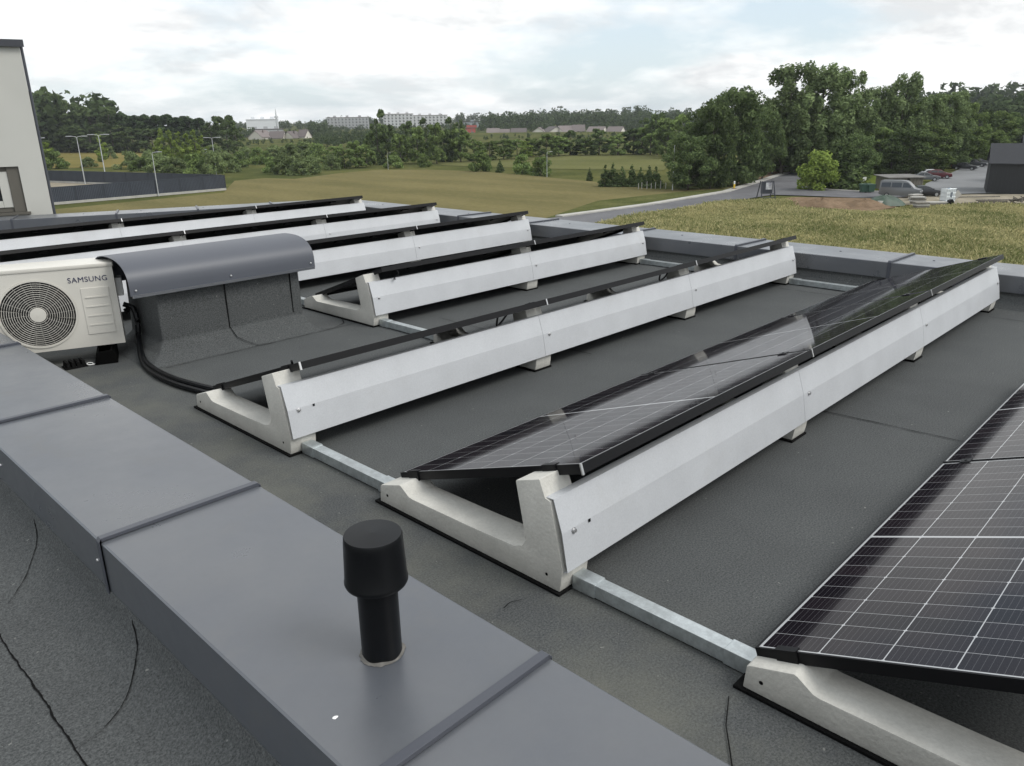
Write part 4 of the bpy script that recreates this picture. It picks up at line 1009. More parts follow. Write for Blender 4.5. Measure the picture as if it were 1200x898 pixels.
# --- row of young conifers and single ones at the field's right edge
GC = 'young conifers in the row at the right edge of the field'
for px, yt, wd in ((709, 194, 17), (718, 192, 18), (729, 196, 16), (740, 194, 18), (750, 197, 15), (760, 195, 17), (768, 196, 16)):
    tree('spruce', px, 219, yt, wd, 'dark young conifer in the row left of the roadside trees', GC)
tree('spruce', 691, 212, 197, 8, 'single small conifer left of the conifer row')
tree('bush', 563, 201, 176, 26, 'dark round bush on the field crest left of centre', None, 0)
tree('spruce', 586, 202, 187, 10, 'small upright bush right of the dark round bush on the crest')
tree('bush', 612, 204, 181, 24, 'dark bush left of the lamp at the far edge of the mown field', None, 1)
tree('bush', 634, 206, 184, 26, 'broad dark bush right behind the lamp at the far edge of the mown field', None, 2)
# --- dark wood at the far left
GL = 'trees of the dark wood at the left behind the meadow'
for px, yt, wd in ((20, 104, 60), (48, 108, 46), (70, 111, 44), (88, 120, 36), (112, 127, 44), (134, 128, 44), (92, 132, 40)):
    tree('wood', px, 178, yt, wd, 'dark leafy tree in the wood at the left behind the dry meadow', GL)
for px, yt, wd in ((150, 134, 30), (163, 137, 26), (176, 136, 28), (188, 137, 26), (201, 136, 28), (214, 138, 26), (226, 138, 26), (238, 140, 26), (172, 142, 30), (208, 143, 30), (145, 138, 30)):
    tree('pine', px, 178, yt, wd, 'dark pine in the level-topped wood behind the young birches', GL)
for px, yt, wd in ((250, 138, 34), (268, 137, 34)):
    tree('wood', px, 180, yt, wd, 'dark tree at the right end of the left-hand wood', GL)
tree('wood', 279, 184, 148, 22, 'dark drooping tree just left of the white block building')
for px, yt, wd in ((60, 150, 40), (84, 152, 36), (108, 150, 36), (134, 148, 40), (158, 150, 36), (180, 152, 36), (200, 156, 30), (225, 155, 36), (246, 156, 30)):
    tree('wood', px, 179, yt, wd, 'dark tree along the lower edge of the left-hand wood', GL)
# --- shrubs and birches in front of it
GB = 'pale young birches in the shrubs beyond the fences'
for px, yb, yt, wd in ((193, 194, 152, 14), (203, 194, 154, 14), (213, 192, 156, 16), (223, 194, 158, 16), (232, 194, 154, 16), (240, 195, 160, 14), (187, 192, 166, 12), (58, 198, 168, 26), (120, 190, 158, 16)):
    tree('slim', px, yb, yt, wd, 'pale yellow-green young birch among the shrubs beyond the dark fences', GB)
GW = 'willow bushes beyond the fences and the field'
for px, yb, yt, wd in ((66, 198, 177, 28), (104, 196, 184, 18), (130, 186, 172, 16), (152, 198, 177, 30), (168, 200, 184, 30), (190, 203, 180, 34), (208, 204, 184, 30), (178, 199, 176, 22), (228, 206, 180, 34), (248, 206, 176, 34),
                       (266, 202, 178, 28), (282, 196, 178, 24), (303, 193, 173, 20), (312, 192, 177, 16), (318, 202, 184, 22), (335, 204, 180, 28), (352, 205, 186, 26), (368, 204, 182, 26), (372, 190, 168, 26), (389, 199, 180, 18), (341, 191, 168, 26), (322, 186, 170, 20), (358, 188, 166, 24), (250, 190, 170, 30), (290, 188, 172, 20)):
    tree('willow' if px % 3 else 'bush', px, yb, yt, wd, 'grey-green bush in the scrub beyond the dark fences and field', GW)
GM = 'trees of the belt across the middle distance'
for kind, px, yb, yt, wd in (('woodmid', 404, 197, 170, 24), ('woodmid', 417, 197, 166, 26), ('woodmid', 430, 196, 170, 24), ('wood', 444, 193, 131, 28), ('wood', 456, 192, 148, 30), ('woodmid', 470, 193, 158, 32), ('woodmid', 490, 192, 150, 30),
                             ('wood', 478, 188, 144, 30), ('woodmid', 512, 192, 146, 26), ('wood', 500, 186, 140, 22), ('wood', 530, 190, 139, 22), ('wood', 521, 190, 150, 26), ('woodmid', 540, 190, 152, 30), ('wood', 540, 184, 142, 16), ('woodmid', 556, 189, 164, 28), ('woodmid', 574, 188, 166, 28), ('slim', 617, 187, 166, 18),
                             ('woodmid', 590, 187, 164, 28), ('woodmid', 606, 186, 164, 26), ('woodmid', 640, 184, 158, 32), ('woodmid', 622, 184, 162, 26), ('wood', 668, 182, 154, 34), ('woodmid', 655, 183, 160, 26), ('wood', 702, 182, 152, 36), ('woodmid', 686, 182, 162, 28), ('woodmid', 724, 182, 158, 30), ('wood', 742, 181, 152, 34),
                             ('woodmid', 762, 182, 146, 36), ('wood', 752, 181, 140, 26), ('woodmid', 782, 184, 140, 36), ('wood', 770, 182, 134, 28), ('woodmid', 798, 186, 136, 36), ('slim', 420, 196, 172, 10), ('bush', 497, 196, 180, 16), ('bush', 462, 197, 182, 22), ('woodmid', 436, 192, 158, 24), ('woodmid', 392, 194, 172, 22)):
    tree(kind, px, yb, yt, wd, 'green tree in the belt between the mown field and the distant houses', GM)
# --- far woodland: one mass on the rising land
def woodland(spec, seed, name='far_woodland'):
    jr = np.random.default_rng(seed); Vs = []; Fs = []; off = 0
    for (d, pxa, pxb, hh, n_) in spec:
        for i in range(n_):
            px = jr.uniform(pxa, pxb); dv_ = ray(px, 140); dv_.z = 0; dv_.normalize(); dd = d*jr.uniform(.93, 1.07)
            x, y = dv_.x*dd, dv_.y*dd; z0 = terrain(x, y); h = hh*jr.uniform(.72, 1.2); wd = h*jr.uniform(.3, .5)
            k = 150; dirs = jr.normal(0, 1, (k, 3)); dirs /= np.linalg.norm(dirs, axis=1, keepdims=True)
            ctr = jr.normal(0, 1, (7, 3))*np.array([wd*.42, wd*.42, h*.2]); c = ctr[jr.integers(0, 7, k)]
            C = np.array([x, y, z0+h*.5])+c+dirs*np.array([wd*.38, wd*.38, h*.24]); C[:, 2] = np.clip(C[:, 2], z0, z0+h*1.02)
            V, Fc = leaf_quads(C, dirs+np.array([0, 0, .4]), h*.085, jr)
            Vs.append(V); Fs.append(Fc+off); off += len(V)
    o = bpy.data.objects.new(name, np_mesh(name, np.concatenate(Vs), np.concatenate(Fs), FARLEAF)); COL.objects.link(o)
    tag(o, 'far woodland and tree belts on the rising land along the horizon', 'woodland'); o['kind'] = 'stuff'; return o
FARLEAF = leaf_material('far_wood_leaves', (.034, .054, .026), (.095, .130, .056), 0)
woodland([(400, 365, 545, 3.6, 90), (400, 735, 820, 3.8, 40), (460, 366, 545, 4.0, 90), (470, 735, 820, 4.4, 40), (470, 560, 735, 2.4, 50), (470, 285, 366, 2.2, 30), (540, 366, 545, 4.2, 90), (640, 250, 300, 7, 30), (640, 332, 366, 5, 20), (640, 366, 560, 4.2, 80), (660, 560, 830, 6.5, 110), (700, 362, 384, 9, 20), (760, 560, 860, 12.5, 240), (820, 360, 560, 4.5, 120), (1000, 200, 420, 9, 110), (1000, 620, 1000, 16, 140), (1300, 380, 760, 13, 140), (420, 1000, 1300, 16, 130), (700, 1050, 1400, 22, 130), (430, -200, 130, 22, 60)], 3)

# ================================================================== FAR BUILDINGS
def at_dist(px, py, d):
    dv_ = ray(px, py); s_ = d/math.hypot(dv_.x, dv_.y); return CAM+dv_*s_
MT['hwall'] = mat('cream_house_wall', (.66, .63, .57), .9, objrand=.2); MT['hroof'] = mat('grey_brown_roof', (.13, .11, .105), .8, objrand=.45); MT['hwin'] = mat('house_window', (.05, .055, .06), .3)
def house(px, ytop, d, wpx, hpx, label, roof=True, rot=0.0, wallm=None, roofm=None, group='houses of the distant settlement'):
    P = at_dist(px, ytop, d); s_ = d/F_PX*1.02; W2 = wpx*s_; H2 = hpx*s_; D2 = W2*.8
    zg = min(terrain(P.x, P.y), P.z-H2)
    t = thing('house', label, 'house', (P.x, P.y, zg), RIGHT_ANG+rot, group)
    ht_ = P.z-zg; he = ht_*.70 if ht_ < 9 else ht_-4.0
    mb = MB(); mb.extrude([(-W2/2, 0), (W2/2, 0), (W2/2, he), (0, ht_-.15), (-W2/2, he)], -D2/2, D2/2, axis=1); mb.build('wall', wallm or MT['hwall'], t)
    mb = MB()
    sl_ = (ht_-he)/(W2/2); ov = .5
    for sg in (-1, 1):
        mb.extrude([(0, ht_+.12), (sg*(W2/2+ov), he-ov*sl_+.12), (sg*(W2/2+ov), he-ov*sl_-.06), (0, ht_-.06)], -D2/2-.5, D2/2+.5, axis=1)
    rf = mb.build('roof', roofm or MT['hroof'], t)
    mb = MB(); mb.span((W2*.15, -.3, ht_*.8), (W2*.15+.6, .3, ht_+.7)); mb.build('chimney', MT['hroof'], rf)
    for xx in (-W2*.22, W2*.22):
        mb = MB(); mb.span((xx-.6, -D2/2-.06, he*.55-.7), (xx+.6, -D2/2-.005, he*.55+.7)); mb.build('window', MT['hwin'], t)
    return t
HL = ['cream gabled house beside the white block building', 'cream gabled house second right of the white block', 'brown-roofed house third right of the white block', 'small pale house at the right end of the row by the white block']
for (px, yt, w_), lb in zip(((305, 155, 20), (325, 156, 18), (342, 156, 16), (356, 154, 12)), HL): house(px, yt-2, 560, w_, 17, lb, rot=tjr.choice((-.5, .25, 1.2, 1.57)))
HL2 = ['pale house right of the red building', 'double-gabled cream house below the long glazed block', 'grey-roofed house in the middle of the distant settlement', 'house with a pointed gable in the distant settlement', 'dark-roofed house behind the pointed gable',
       'wide brown-roofed house on the slope', 'pale upright house with a white gable on the slope', 'house half hidden by trees below the far wood', 'rightmost pale house of the distant settlement', 'small house left of the red building']
for (px, yt, w_), lb in zip(((578, 153, 16), (590, 154, 16), (608, 153, 20), (632, 152, 18), (648, 151, 22), (664, 150, 24), (678, 149, 16), (700, 151, 22), (722, 151, 20), (534, 156, 12)), HL2): house(px, yt-2.5, 600, w_, 17, lb, rot=tjr.choice((-.6, -.2, .4, 1.1, 1.5, 1.9)))
def slab_block(name, label, cat, px0, px1, ytop, d, hpx, wallm, ncol, stripe, roofm=None, deep=14, group=None):
    A = at_dist(px0, ytop, d); B = at_dist(px1, ytop, d); zt2 = (A.z+B.z)/2; d_ = (B-A); d_.z = 0; L_ = d_.length
    mid_ = (A+B)/2; zg = min(terrain(mid_.x, mid_.y)-1, zt2-8)
    t = thing(name, label, cat, (A.x, A.y, zg), math.atan2(d_.y, d_.x), group)
    h = zt2-zg
    mb = MB(); mb.span((0, 0, 0), (L_, deep, h)); mb.build('wall', wallm, t)
    mb = MB(); mb.span((-.3, -.3, h), (L_+.3, deep+.3, h+.5)); rf = mb.build('roof', roofm or MT['hroof'], t)
    jr = random.Random(int(px0)); 
    for i in range(3):
        x = L_*(.15+.3*i); mb = MB(); mb.span((x, 4, h+.5), (x+3, 7, h+2.2)); mb.build('lift_house', wallm, rf)
    cw_ = L_/ncol if ncol else 0
    for i in range(ncol):
        x = i*cw_+cw_*.18; mb = MB(); nfl = max(2, int(h/3))
        for f in range(nfl): mb.span((x, -.12, f*3+1.0), (x+cw_*(.34+.2*jr.random()), -.01, f*3+2.5))
        mb.span((x+.2, -.006, .5), (x+cw_*.2, -.003, h-.5)); mb.build('loggia_column', stripe, t)
        mb = MB()
        for f in range(nfl): mb.span((x-.15, -.5, f*3+.1), (x+cw_*.5, -.02, f*3+.9))
        mb.span((x, -.03, 0), (x+.2, -.021, h-.5)); mb.build('balcony_stack', wallm, t)
    return t
wpanel = mat('pale_panel_wall', (.60, .605, .61), .9); wgrey = mat('grey_panel_wall', (.40, .41, .42), .9); wdark = mat('dark_loggia', (.15, .155, .16), .6); wglz = mat('glazed_wall', (.30, .34, .36), .35)
slab_block('apartment_block', 'long pale apartment block with dark loggias on the horizon, left of the two big ones', 'apartment block', 383, 432, 138, 900, 22, wgrey, 12, wdark, group='apartment blocks on the horizon')
slab_block('apartment_block', 'highest pale apartment block on the horizon behind the tall tree', 'apartment block', 449, 484, 134, 900, 24, wpanel, 8, wdark, group='apartment blocks on the horizon')
slab_block('apartment_block', 'pale apartment block joined right of the highest one on the horizon', 'apartment block', 484, 524, 135.5, 905, 24, wpanel, 9, wdark, group='apartment blocks on the horizon')
slab_block('apartment_block', 'distant apartment tower above the far wood, left of a pair', 'apartment block', 734, 748, 136, 1500, 14, wpanel, 4, wdark, group='apartment blocks on the horizon')
slab_block('apartment_block', 'distant apartment tower above the far wood, right of a pair', 'apartment block', 751, 764, 137.5, 1500, 14, wpanel, 4, wdark, group='apartment blocks on the horizon')
slab_block('apartment_block', 'faint apartment tower left of the tall roadside trees on the horizon', 'apartment block', 774, 786, 138.5, 1500, 14, wgrey, 3, wdark, group='apartment blocks on the horizon')
slab_block('block_building', 'windowless white block building with a grey lower storey on the horizon', 'building', 288, 326, 140.5, 700, 10, mat('white_sheet_wall', (.66, .68, .70), .7), 0, wdark, mat('white_roof', (.6, .62, .64), .7), deep=20)
slab_block('storage_hall', 'low grey hall in front of the white block building', 'building', 290, 332, 152, 660, 10, wgrey, 0, wdark, deep=12)
slab_block('red_building', 'small red-walled building beside the long glazed block', 'building', 545, 557, 150.5, 620, 12, mat('red_wall', (.42, .10, .08), .8), 2, wdark)
slab_block('office_block', 'long low glazed office block behind the red building', 'building', 543, 598, 143, 800, 14, wglz, 14, mat('pale_glazing', (.42, .46, .48), .3))
P = at_dist(325, 150, 690); t = thing('radio_mast', 'thin pale radio mast rising beside the white block building', 'mast', (P.x, P.y, terrain(P.x, P.y)), 0)
ztp = at_dist(324, 128, 690).z-terrain(P.x, P.y)
MB().tube([(0, 0, 0), (0, 0, ztp*.7), (0, 0, ztp)], [1.0, .7, .2], 8).build('shaft', MT['lampgrey'], t, smooth=True)
mb = MB(); mb.span((-1.1, -1.1, ztp*.68), (1.1, 1.1, ztp*.74)); mb.build('platform', MT['lampgrey'], t)

# ================================================================== RIGHT: hall, cars, yard
Pb = G(1155, 227); zr1 = None
ra = RIGHT_ANG
def at_plane_depth(px, py, P):
    d_ = ray(px, py); return CAM+d_*((Vector(P)-CAM).dot(FW)/d_.dot(FW))
Eb = at_plane_depth(1166, 190, Pb); Rb = at_plane_depth(1176, 172, Pb)
barn = thing('dark_hall', 'charcoal clad hall with a grey pitched roof at the right edge', 'building', (Pb.x, Pb.y, GZ), ra-.50)
he = Eb.z-GZ; hr = he+(Rb.z-Eb.z)*1.15; BL, BD_ = 26, 9
mb = MB()
prof = [(0, 0)]; 
mb.extrude([(0, 0), (BD_, 0), (BD_, he), (BD_/2, hr-.1), (0, he)], 0, BL, axis=0)
mb.build('wall', MT['barn'], barn)
mb = MB()
k = 0
while k*.45 < BL: mb.span((k*.45, -.05, .1), (k*.45+.05, -.005, he-.05)); k += 1
ba = mb.build('cladding_batten', MT['barn'], barn); 
mb = MB(); sl_ = (hr-he)/(BD_/2)
for sg, yc in ((-1, 0), (1, BD_)):
    e = -.35 if sg < 0 else BD_+.35
    mb.extrude([(BD_/2, hr+.12), (e, he-.35*sl_+.12), (e, he-.35*sl_-.03), (BD_/2, hr-.05)], -.25, BL+.3, axis=0)
mb.build('roof', MT['barnroof'], barn)
# second, higher roof behind
b2 = thing('dark_hall', 'second grey roofed hall showing behind the charcoal hall at the right edge', 'building', (Pb.x+FW.x*15+RT.x*13.5, Pb.y+FW.y*15+RT.y*13.5, GZ), ra-.50)
hh = hr+.7
MB().extrude([(0, 0), (10, 0), (10, hh-2.4), (5, hh-.1), (0, hh-2.4)], 0, 22, axis=0).build('wall', MT['barn'], b2)
mb = MB()
for sg in (-1, 1): mb.extrude([(5, hh+.1), (5+sg*5.4, hh-2.6+.1), (5+sg*5.4, hh-2.6-.05), (5, hh-.05)], -.25, 22.2, axis=0)
mb.build('roof', MT['barnroof'], b2)

WHEEL_T = MB().lathe([(.20, -.10), (.30, -.11), (.325, -.08), (.33, 0), (.325, .08), (.30, .11), (.20, .10)], n=20, caps=False).mesh('tyre', MT['tyre'], smooth=True)
WHEEL_R = MB().lathe([(0, -.07), (.06, -.10), (.19, -.085), (.205, -.10), (.205, .10), (.19, .085), (.06, .10), (0, .07)], n=16).mesh('rim', MT['rim'], smooth=True)
def car(P, heading, body, style, label):
    t = thing('parked_car' if style != 'van' else 'parked_van', label, 'car' if style != 'van' else 'van', (P.x, P.y, P.z), heading)
    if style == 'van':
        L_, Wc = 5.3, 1.95
        low = [(0, .42), (.02, .95), (.10, 1.18), (.75, 1.30), (.85, 1.34), (1.62, 2.10), (1.95, 2.28), (2.6, 2.34), (5.0, 2.32), (5.22, 2.22), (5.28, .9), (5.26, .42), (4.75, .30), (.3, .30)]
        wpos = (.95, 4.2)
        winp = [(1.02, 1.42), (1.68, 2.02), (2.25, 2.06), (2.30, 1.42)]; winp2 = [(2.42, 1.42), (2.42, 2.06), (3.7, 2.06), (3.7, 1.42)]; winp3 = [(3.84, 1.42), (3.84, 2.06), (5.0, 2.02), (5.05, 1.42)]
        wins = [winp, winp2, winp3]
    elif style == 'hatch':
        L_, Wc = 4.1, 1.75
        low = [(0, .40), (0, .72), (.12, .86), (1.0, 1.0), (1.75, 1.42), (2.2, 1.50), (3.3, 1.46), (3.85, 1.12), (4.05, .98), (4.1, .45), (3.9, .25), (.3, .25)]
        wpos = (.78, 3.30); wins = [[(1.22, 1.03), (1.80, 1.37), (2.25, 1.42), (2.28, 1.03)], [(2.38, 1.03), (2.36, 1.42), (3.2, 1.38), (3.55, 1.06)]]
    else:
        L_, Wc = 4.6, 1.8
        low = [(0, .40), (0, .68), (.12, .82), (1.15, .96), (1.95, 1.38), (2.4, 1.45), (3.2, 1.42), (3.85, 1.05), (4.5, .98), (4.6, .60), (4.55, .35), (4.3, .25), (.3, .25)]
        wpos = (.85, 3.65); wins = [[(1.38, .99), (2.0, 1.33), (2.42, 1.38), (2.45, .99)], [(2.55, .99), (2.53, 1.38), (3.12, 1.34), (3.5, 1.03)]]
    h_ = Wc/2; mb = MB(); n_ = len(low)
    zbelt = 1.36 if style == 'van' else 1.0; zmax = max(z for _, z in low)
    def tuck(z): return h_*(1-.16*max(0, (z-zbelt)/(zmax-zbelt))) if z > zbelt else h_*(1-.06*max(0, (.6-z)/.35))
    vs_ = [(L_/2-x, -tuck(z), z) for x, z in low]+[(L_/2-x, tuck(z), z) for x, z in low]
    mb.add(vs_, [tuple(range(n_)), tuple(range(n_, 2*n_))[::-1]]+[(i, n_+i, n_+(i+1) % n_, (i+1) % n_) for i in range(n_)])
    mb.build('body', body, t, smooth=True, bevel=.035)
    for sg in (-1, 1):
        for wp in wins:
            mb = MB(); mb.add([(L_/2-x, sg*(tuck(z)+.012), z) for x, z in wp]+[(L_/2-x, sg*(tuck(z)-.03), z) for x, z in wp],
                              [(0, 1, 2, 3), (7, 6, 5, 4)]+[(i, (i+1) % 4, 4+(i+1) % 4, 4+i) for i in range(4)])
            mb.build('side_window', MT['carglass'], t)
    # windscreen and rear window
    ia = {'van': (4, 5), 'hatch': (3, 4), 'saloon': (3, 4)}[style]; ib = {'van': (9, 10), 'hatch': (6, 7), 'saloon': (6, 7)}[style]
    for nm, (i, j) in (('windscreen', ia), ('rear_window', ib)):
        (xa_, za_), (xb_, zb_) = low[i], low[j]
        p0 = (xa_+(xb_-xa_)*.1, za_+(zb_-za_)*.1); p1 = (xa_+(xb_-xa_)*(.92 if nm == 'windscreen' or style != 'van' else .45), za_+(zb_-za_)*(.92 if nm == 'windscreen' or style != 'van' else .45))
        nx_, nz_ = -(zb_-za_), (xb_-xa_); ln = math.hypot(nx_, nz_); nx_, nz_ = nx_/ln*.012, nz_/ln*.012
        mb = MB()
        mb.add([(L_/2-p_[0]-nx_*s_, sg*(tuck(p_[1])-.12), p_[1]+nz_*s_) for s_ in (1, -1) for p_ in (p0, p1) for sg in (-1, 1)],
               [(0, 1, 3, 2), (4, 6, 7, 5), (0, 4, 5, 1), (2, 3, 7, 6), (0, 2, 6, 4), (1, 5, 7, 3)])
        mb.build(nm, MT['carglass'], t)
    for x in wpos:
        for sg in (-1, 1):
            wh = bpy.data.objects.new('wheel', WHEEL_T); COL.objects.link(wh); wh.parent = t
            wh.location = (L_/2-x, sg*(h_-.10), .33); wh.rotation_euler = (math.pi/2, 0, 0)
            put('rim', WHEEL_R, wh, (0, 0, -.012*sg))
    for sg in (-1, 1):
        zl = .92 if style == 'van' else .70
        mb = MB(); mb.box((L_/2+.0, sg*(h_-.28), zl), (.12, .34, .16)); mb.build('headlight', MT['lightlens'], t, bevel=.03)
        mb = MB(); mb.box((-L_/2+.02, sg*(h_-.22), zl+.1), (.10, .24, .22)); mb.build('tail_light', MT['redlens'], t, bevel=.02)
        mb = MB(); mb.box((L_/2-(1.35 if style != 'van' else 1.15), sg*(h_+.08), zbelt+.08), (.12, .18, .14)); mb.build('mirror', body, t, bevel=.03)
    mb = MB(); mb.box((L_/2+.005, 0, .42), (.05, Wc*.72, .16)); mb.build('bumper', MT['blackplastic'], t, bevel=.02)
    return t
PG = paint('dark_grey_paint', (.15, .158, .165)); PB = paint('black_paint', (.016, .017, .020)); PW = paint('white_paint', (.62, .63, .64)); PR = paint('dark_red_paint', (.115, .02, .026)); PK = paint('graphite_paint', (.045, .048, .053))
SZ = GZ+.13
def on(px, py): P = G(px, py); P.z = SZ; return P
car(on(1054, 232.5), ra-.62, PG, 'van', 'grey van parked in front of the weathered wooden shed')
car(on(1082, 231), ra-.25, PB, 'saloon', 'low black car just right of the grey van')
car(on(1083, 213), ra-.35, PG, 'saloon', 'dark grey car right of the wooden shed in the car park')
car(on(1093, 209.5), ra-.3, PW, 'hatch', 'white car half hidden between the grey car and the red one')
car(on(1100, 210), ra-.5, PR, 'hatch', 'dark red car in the middle of the car park')
car(on(1130, 200), ra-.7, PB, 'saloon', 'black car facing the camera at the back of the car park')
car(on(1142, 196), ra-.7, PK, 'saloon', 'graphite car behind the black one at the back of the car park')
car(on(1147, 194.5), ra-.6, PK, 'hatch', 'farthest dark car at the back of the car park under the wood')

# weathered wooden shed with a flat roof
P = G(1052, 222); s_ = px_m(P); Wd_ = 40*s_; Hd_ = 15*s_
t = thing('wooden_shed', 'weathered wooden shed with gaps between boards and a flat grey roof behind the van', 'shed', (P.x, P.y, GZ), ra+.05)
mb = MB(); nb = 26
for i in range(nb):
    if i in (4, 5, 6, 14, 15): continue
    x = -Wd_/2+Wd_*i/nb; mb.span((x, -2.0, 0), (x+Wd_/nb*.78, -1.96, Hd_*.92))
mb.build('board_wall', MT['wood'], t)
mb = MB(); mb.span((-Wd_/2, 1.96, 0), (Wd_/2, 2.0, Hd_)); mb.span((-Wd_/2, -1.95, 0), (-Wd_/2+.04, 1.96, Hd_)); mb.span((Wd_/2-.04, -1.95, 0), (Wd_/2, 1.96, Hd_)); mb.build('back_wall', MT['wood'], t)
mb = MB(); mb.box((0, 0, Hd_), (Wd_+.6, 4.7, .14), Matrix.Rotation(.03, 3, 'X')); mb.build('roof', mat('grey_roof_felt', (.17, .165, .155), .9, var=.2, vscale=.6), t)
for xx in (-Wd_/2, -Wd_*.1, Wd_*.25, Wd_/2-.1):
    mb = MB(); mb.span((xx, -2.08, 0), (xx+.12, -2.0, Hd_*.95)); mb.build('post', MT['wood'], t)

# waste bins by the lawn
for i, (px, lb) in enumerate(((1012, 'left dark green wheeled bin beside the road by the lawn'), (1019, 'right dark green wheeled bin beside the road by the lawn'))):
    P = G(px, 226.5); t = thing('waste_bin', lb, 'waste bin', (P.x, P.y, SZ-.05), ra+.2*i, 'green bins by the lawn')
    gm = MT.setdefault('bin', mat('green_plastic', (.03, .075, .05), .5))
    mb = MB(); mb.add([(-.45, -.4, .12), (.45, -.4, .12), (.45, .4, .12), (-.45, .4, .12), (-.6, -.5, 1.15), (.6, -.5, 1.15), (.6, .5, 1.15), (-.6, .5, 1.15)], [(0, 1, 2, 3), (4, 5, 6, 7), (0, 1, 5, 4), (1, 2, 6, 5), (2, 3, 7, 6), (3, 0, 4, 7)])
    mb.build('tub', gm, t, bevel=.03)
    mb = MB(); mb.extrude([(-.66, 1.15), (.66, 1.15), (.55, 1.27), (-.55, 1.30)], -.55, .55, axis=1); mb.build('lid', gm, t, bevel=.02)
    for sx in (-.4, .4):
        o = MB().lathe([(.11, -.03), (.11, .03)], n=12).build('wheel', MT['tyre'], t); o.location = (sx, .35, .11); o.rotation_euler = (math.pi/2, 0, 0)
P = G(1012, 218.6); t = thing('small_sign', 'small white board on a post behind the green bins', 'sign', (P.x, P.y, GZ), ra)
MB().tube([(0, 0, 0), (0, 0, 1.1)], .04, 8).build('post', MT['lampgrey'], t); mb = MB(); mb.span((-.3, -.03, .8), (.3, .0, 1.5)); mb.build('board', MT['white'], t)

# green tarpaulin over a heap, with a white bucket beside it
P = G(1036, 242); s_ = px_m(P)
mb = MB(); n_, k_ = 28, 8; jr = random.Random(8)
for j in range(k_+1):
    for i in range(n_):
        a = 2*math.pi*i/n_; rr = j/k_; fold = 1+.07*math.sin(6*a)+.04*math.sin(11*a+1)
        mb.v.append((2.7*rr*math.cos(a)*fold, 1.5*rr*math.sin(a)*fold, 1.15*(1-rr**2.2)*(1+.12*math.sin(3*a+1))))
for j in range(k_):
    for i in range(n_): mb.f.append((j*n_+i, j*n_+(i+1) % n_, (j+1)*n_+(i+1) % n_, (j+1)*n_+i))
o = mb.build('tarpaulin', mat('dark_green_tarpaulin', (.035, .065, .042), .55, var=.25, vscale=1.5), smooth='all'); o.location = (P.x, P.y, GZ+.16); o.rotation_euler.z = ra
tag(o, 'dark green tarpaulin humped over a heap in front of the van', 'tarpaulin')
P = G(1031, 243); t = thing('bucket', 'white plastic bucket beside the green tarpaulin', 'bucket', (P.x, P.y, GZ+.14), ra); 
MB().lathe([(.26, 0), (.34, .62), (.36, .65), (.32, .65)], n=20).build('tub', MT['white'], t, smooth=True)

# white tank in a cage, with a tilted board beside it
P = G(1109, 239); s_ = px_m(P)
t = thing('water_tank', 'white plastic tank in a wire cage standing on the sandy yard', 'tank', (P.x, P.y, GZ+.18), ra+.15)
w2 = 1.25
mb = MB(); mb.span((-w2/2, -.6, .2), (w2/2, .6, 1.75)); mb.build('container', mat('milky_plastic', (.66, .70, .72), .4, var=.05, vscale=2), t, bevel=.08)
mb = MB()
for i in range(6):
    x = -w2/2+w2*i/5
    mb.tube([(x, -.64, .2), (x, -.64, 1.8)], .02, 5); mb.tube([(x, .64, .2), (x, .64, 1.8)], .02, 5)
for z in (.25, .75, 1.25, 1.78):
    mb.tube([(-w2/2-.04, -.64, z), (w2/2+.04, -.64, z)], .02, 5); mb.tube([(-w2/2-.04, -.64, z), (-w2/2-.04, .64, z)], .02, 5); mb.tube([(w2/2+.04, -.64, z), (w2/2+.04, .64, z)], .02, 5)
mb.build('cage', MT['galv'], t)
mb = MB(); mb.span((-w2/2, -.6, 0), (w2/2, .6, .18)); mb.build('pallet', MT['wood'], t)
mb = MB(); mb.span((-.1, -.66, .75), (.18, -.645, 1.35)); mb.build('label_plate', mat('grey_plate', (.16, .19, .22), .5), t)
o = MB().lathe([(.16, 1.75), (.16, 1.83), (0, 1.84)], n=16).build('lid', mat('blue_cap', (.04, .10, .18), .5), t)
P = G(1118, 237); mb = MB(); mb.box((0, 0, .55), (1.5, .08, .8), Matrix.Rotation(-.75, 3, 'Y')); o = mb.build('board', MT['kerb']); o.location = (P.x, P.y, GZ+.2); o.rotation_euler.z = ra; tag(o, 'pale board leaning right of the white caged tank', 'board')
P = G(1113, 242); mb = MB(); mb.extrude([(-.35, 0), (.35, 0), (.3, .5), (.1, .75), (-.3, .6)], -.3, .3, axis=1); o = mb.build('machine', MT['blackplastic'], bevel=.05); o.location = (P.x, P.y, GZ+.17); o.rotation_euler.z = ra; tag(o, 'small black lump of equipment at the foot of the white tank', 'equipment')
# pallets and boards
for i, (px, py, w_, h_, lb) in enumerate(((1075, 240, 1.9, .9, 'pale stack of boards nearest the van in the yard'), (1079, 245, 1.7, .7, 'small pale wooden crate lying in the weeds before the yard'), (1096, 242, 3.0, .45, 'long low stack of grey planks before the white tank'), (1072, 236, 1.6, .8, 'grey plank stack behind the pale boards'))):
    P = G(px, py); t = thing('plank_stack', lb, 'plank stack', (P.x, P.y, GZ+.16), ra+.15*i-.2, 'timber lying in the yard')
    k_ = max(2, int(h_/.2))
    for j in range(k_):
        jr = random.Random(i*10+j); mb = MB(); mb.box((jr.uniform(-.1, .1), jr.uniform(-.08, .08), h_*(j+.5)/k_), (w_*jr.uniform(.85, 1.0), 1.0, h_/k_*.7)); mb.build('plank', MT['kerb'] if j % 2 else MT['wood'], t)
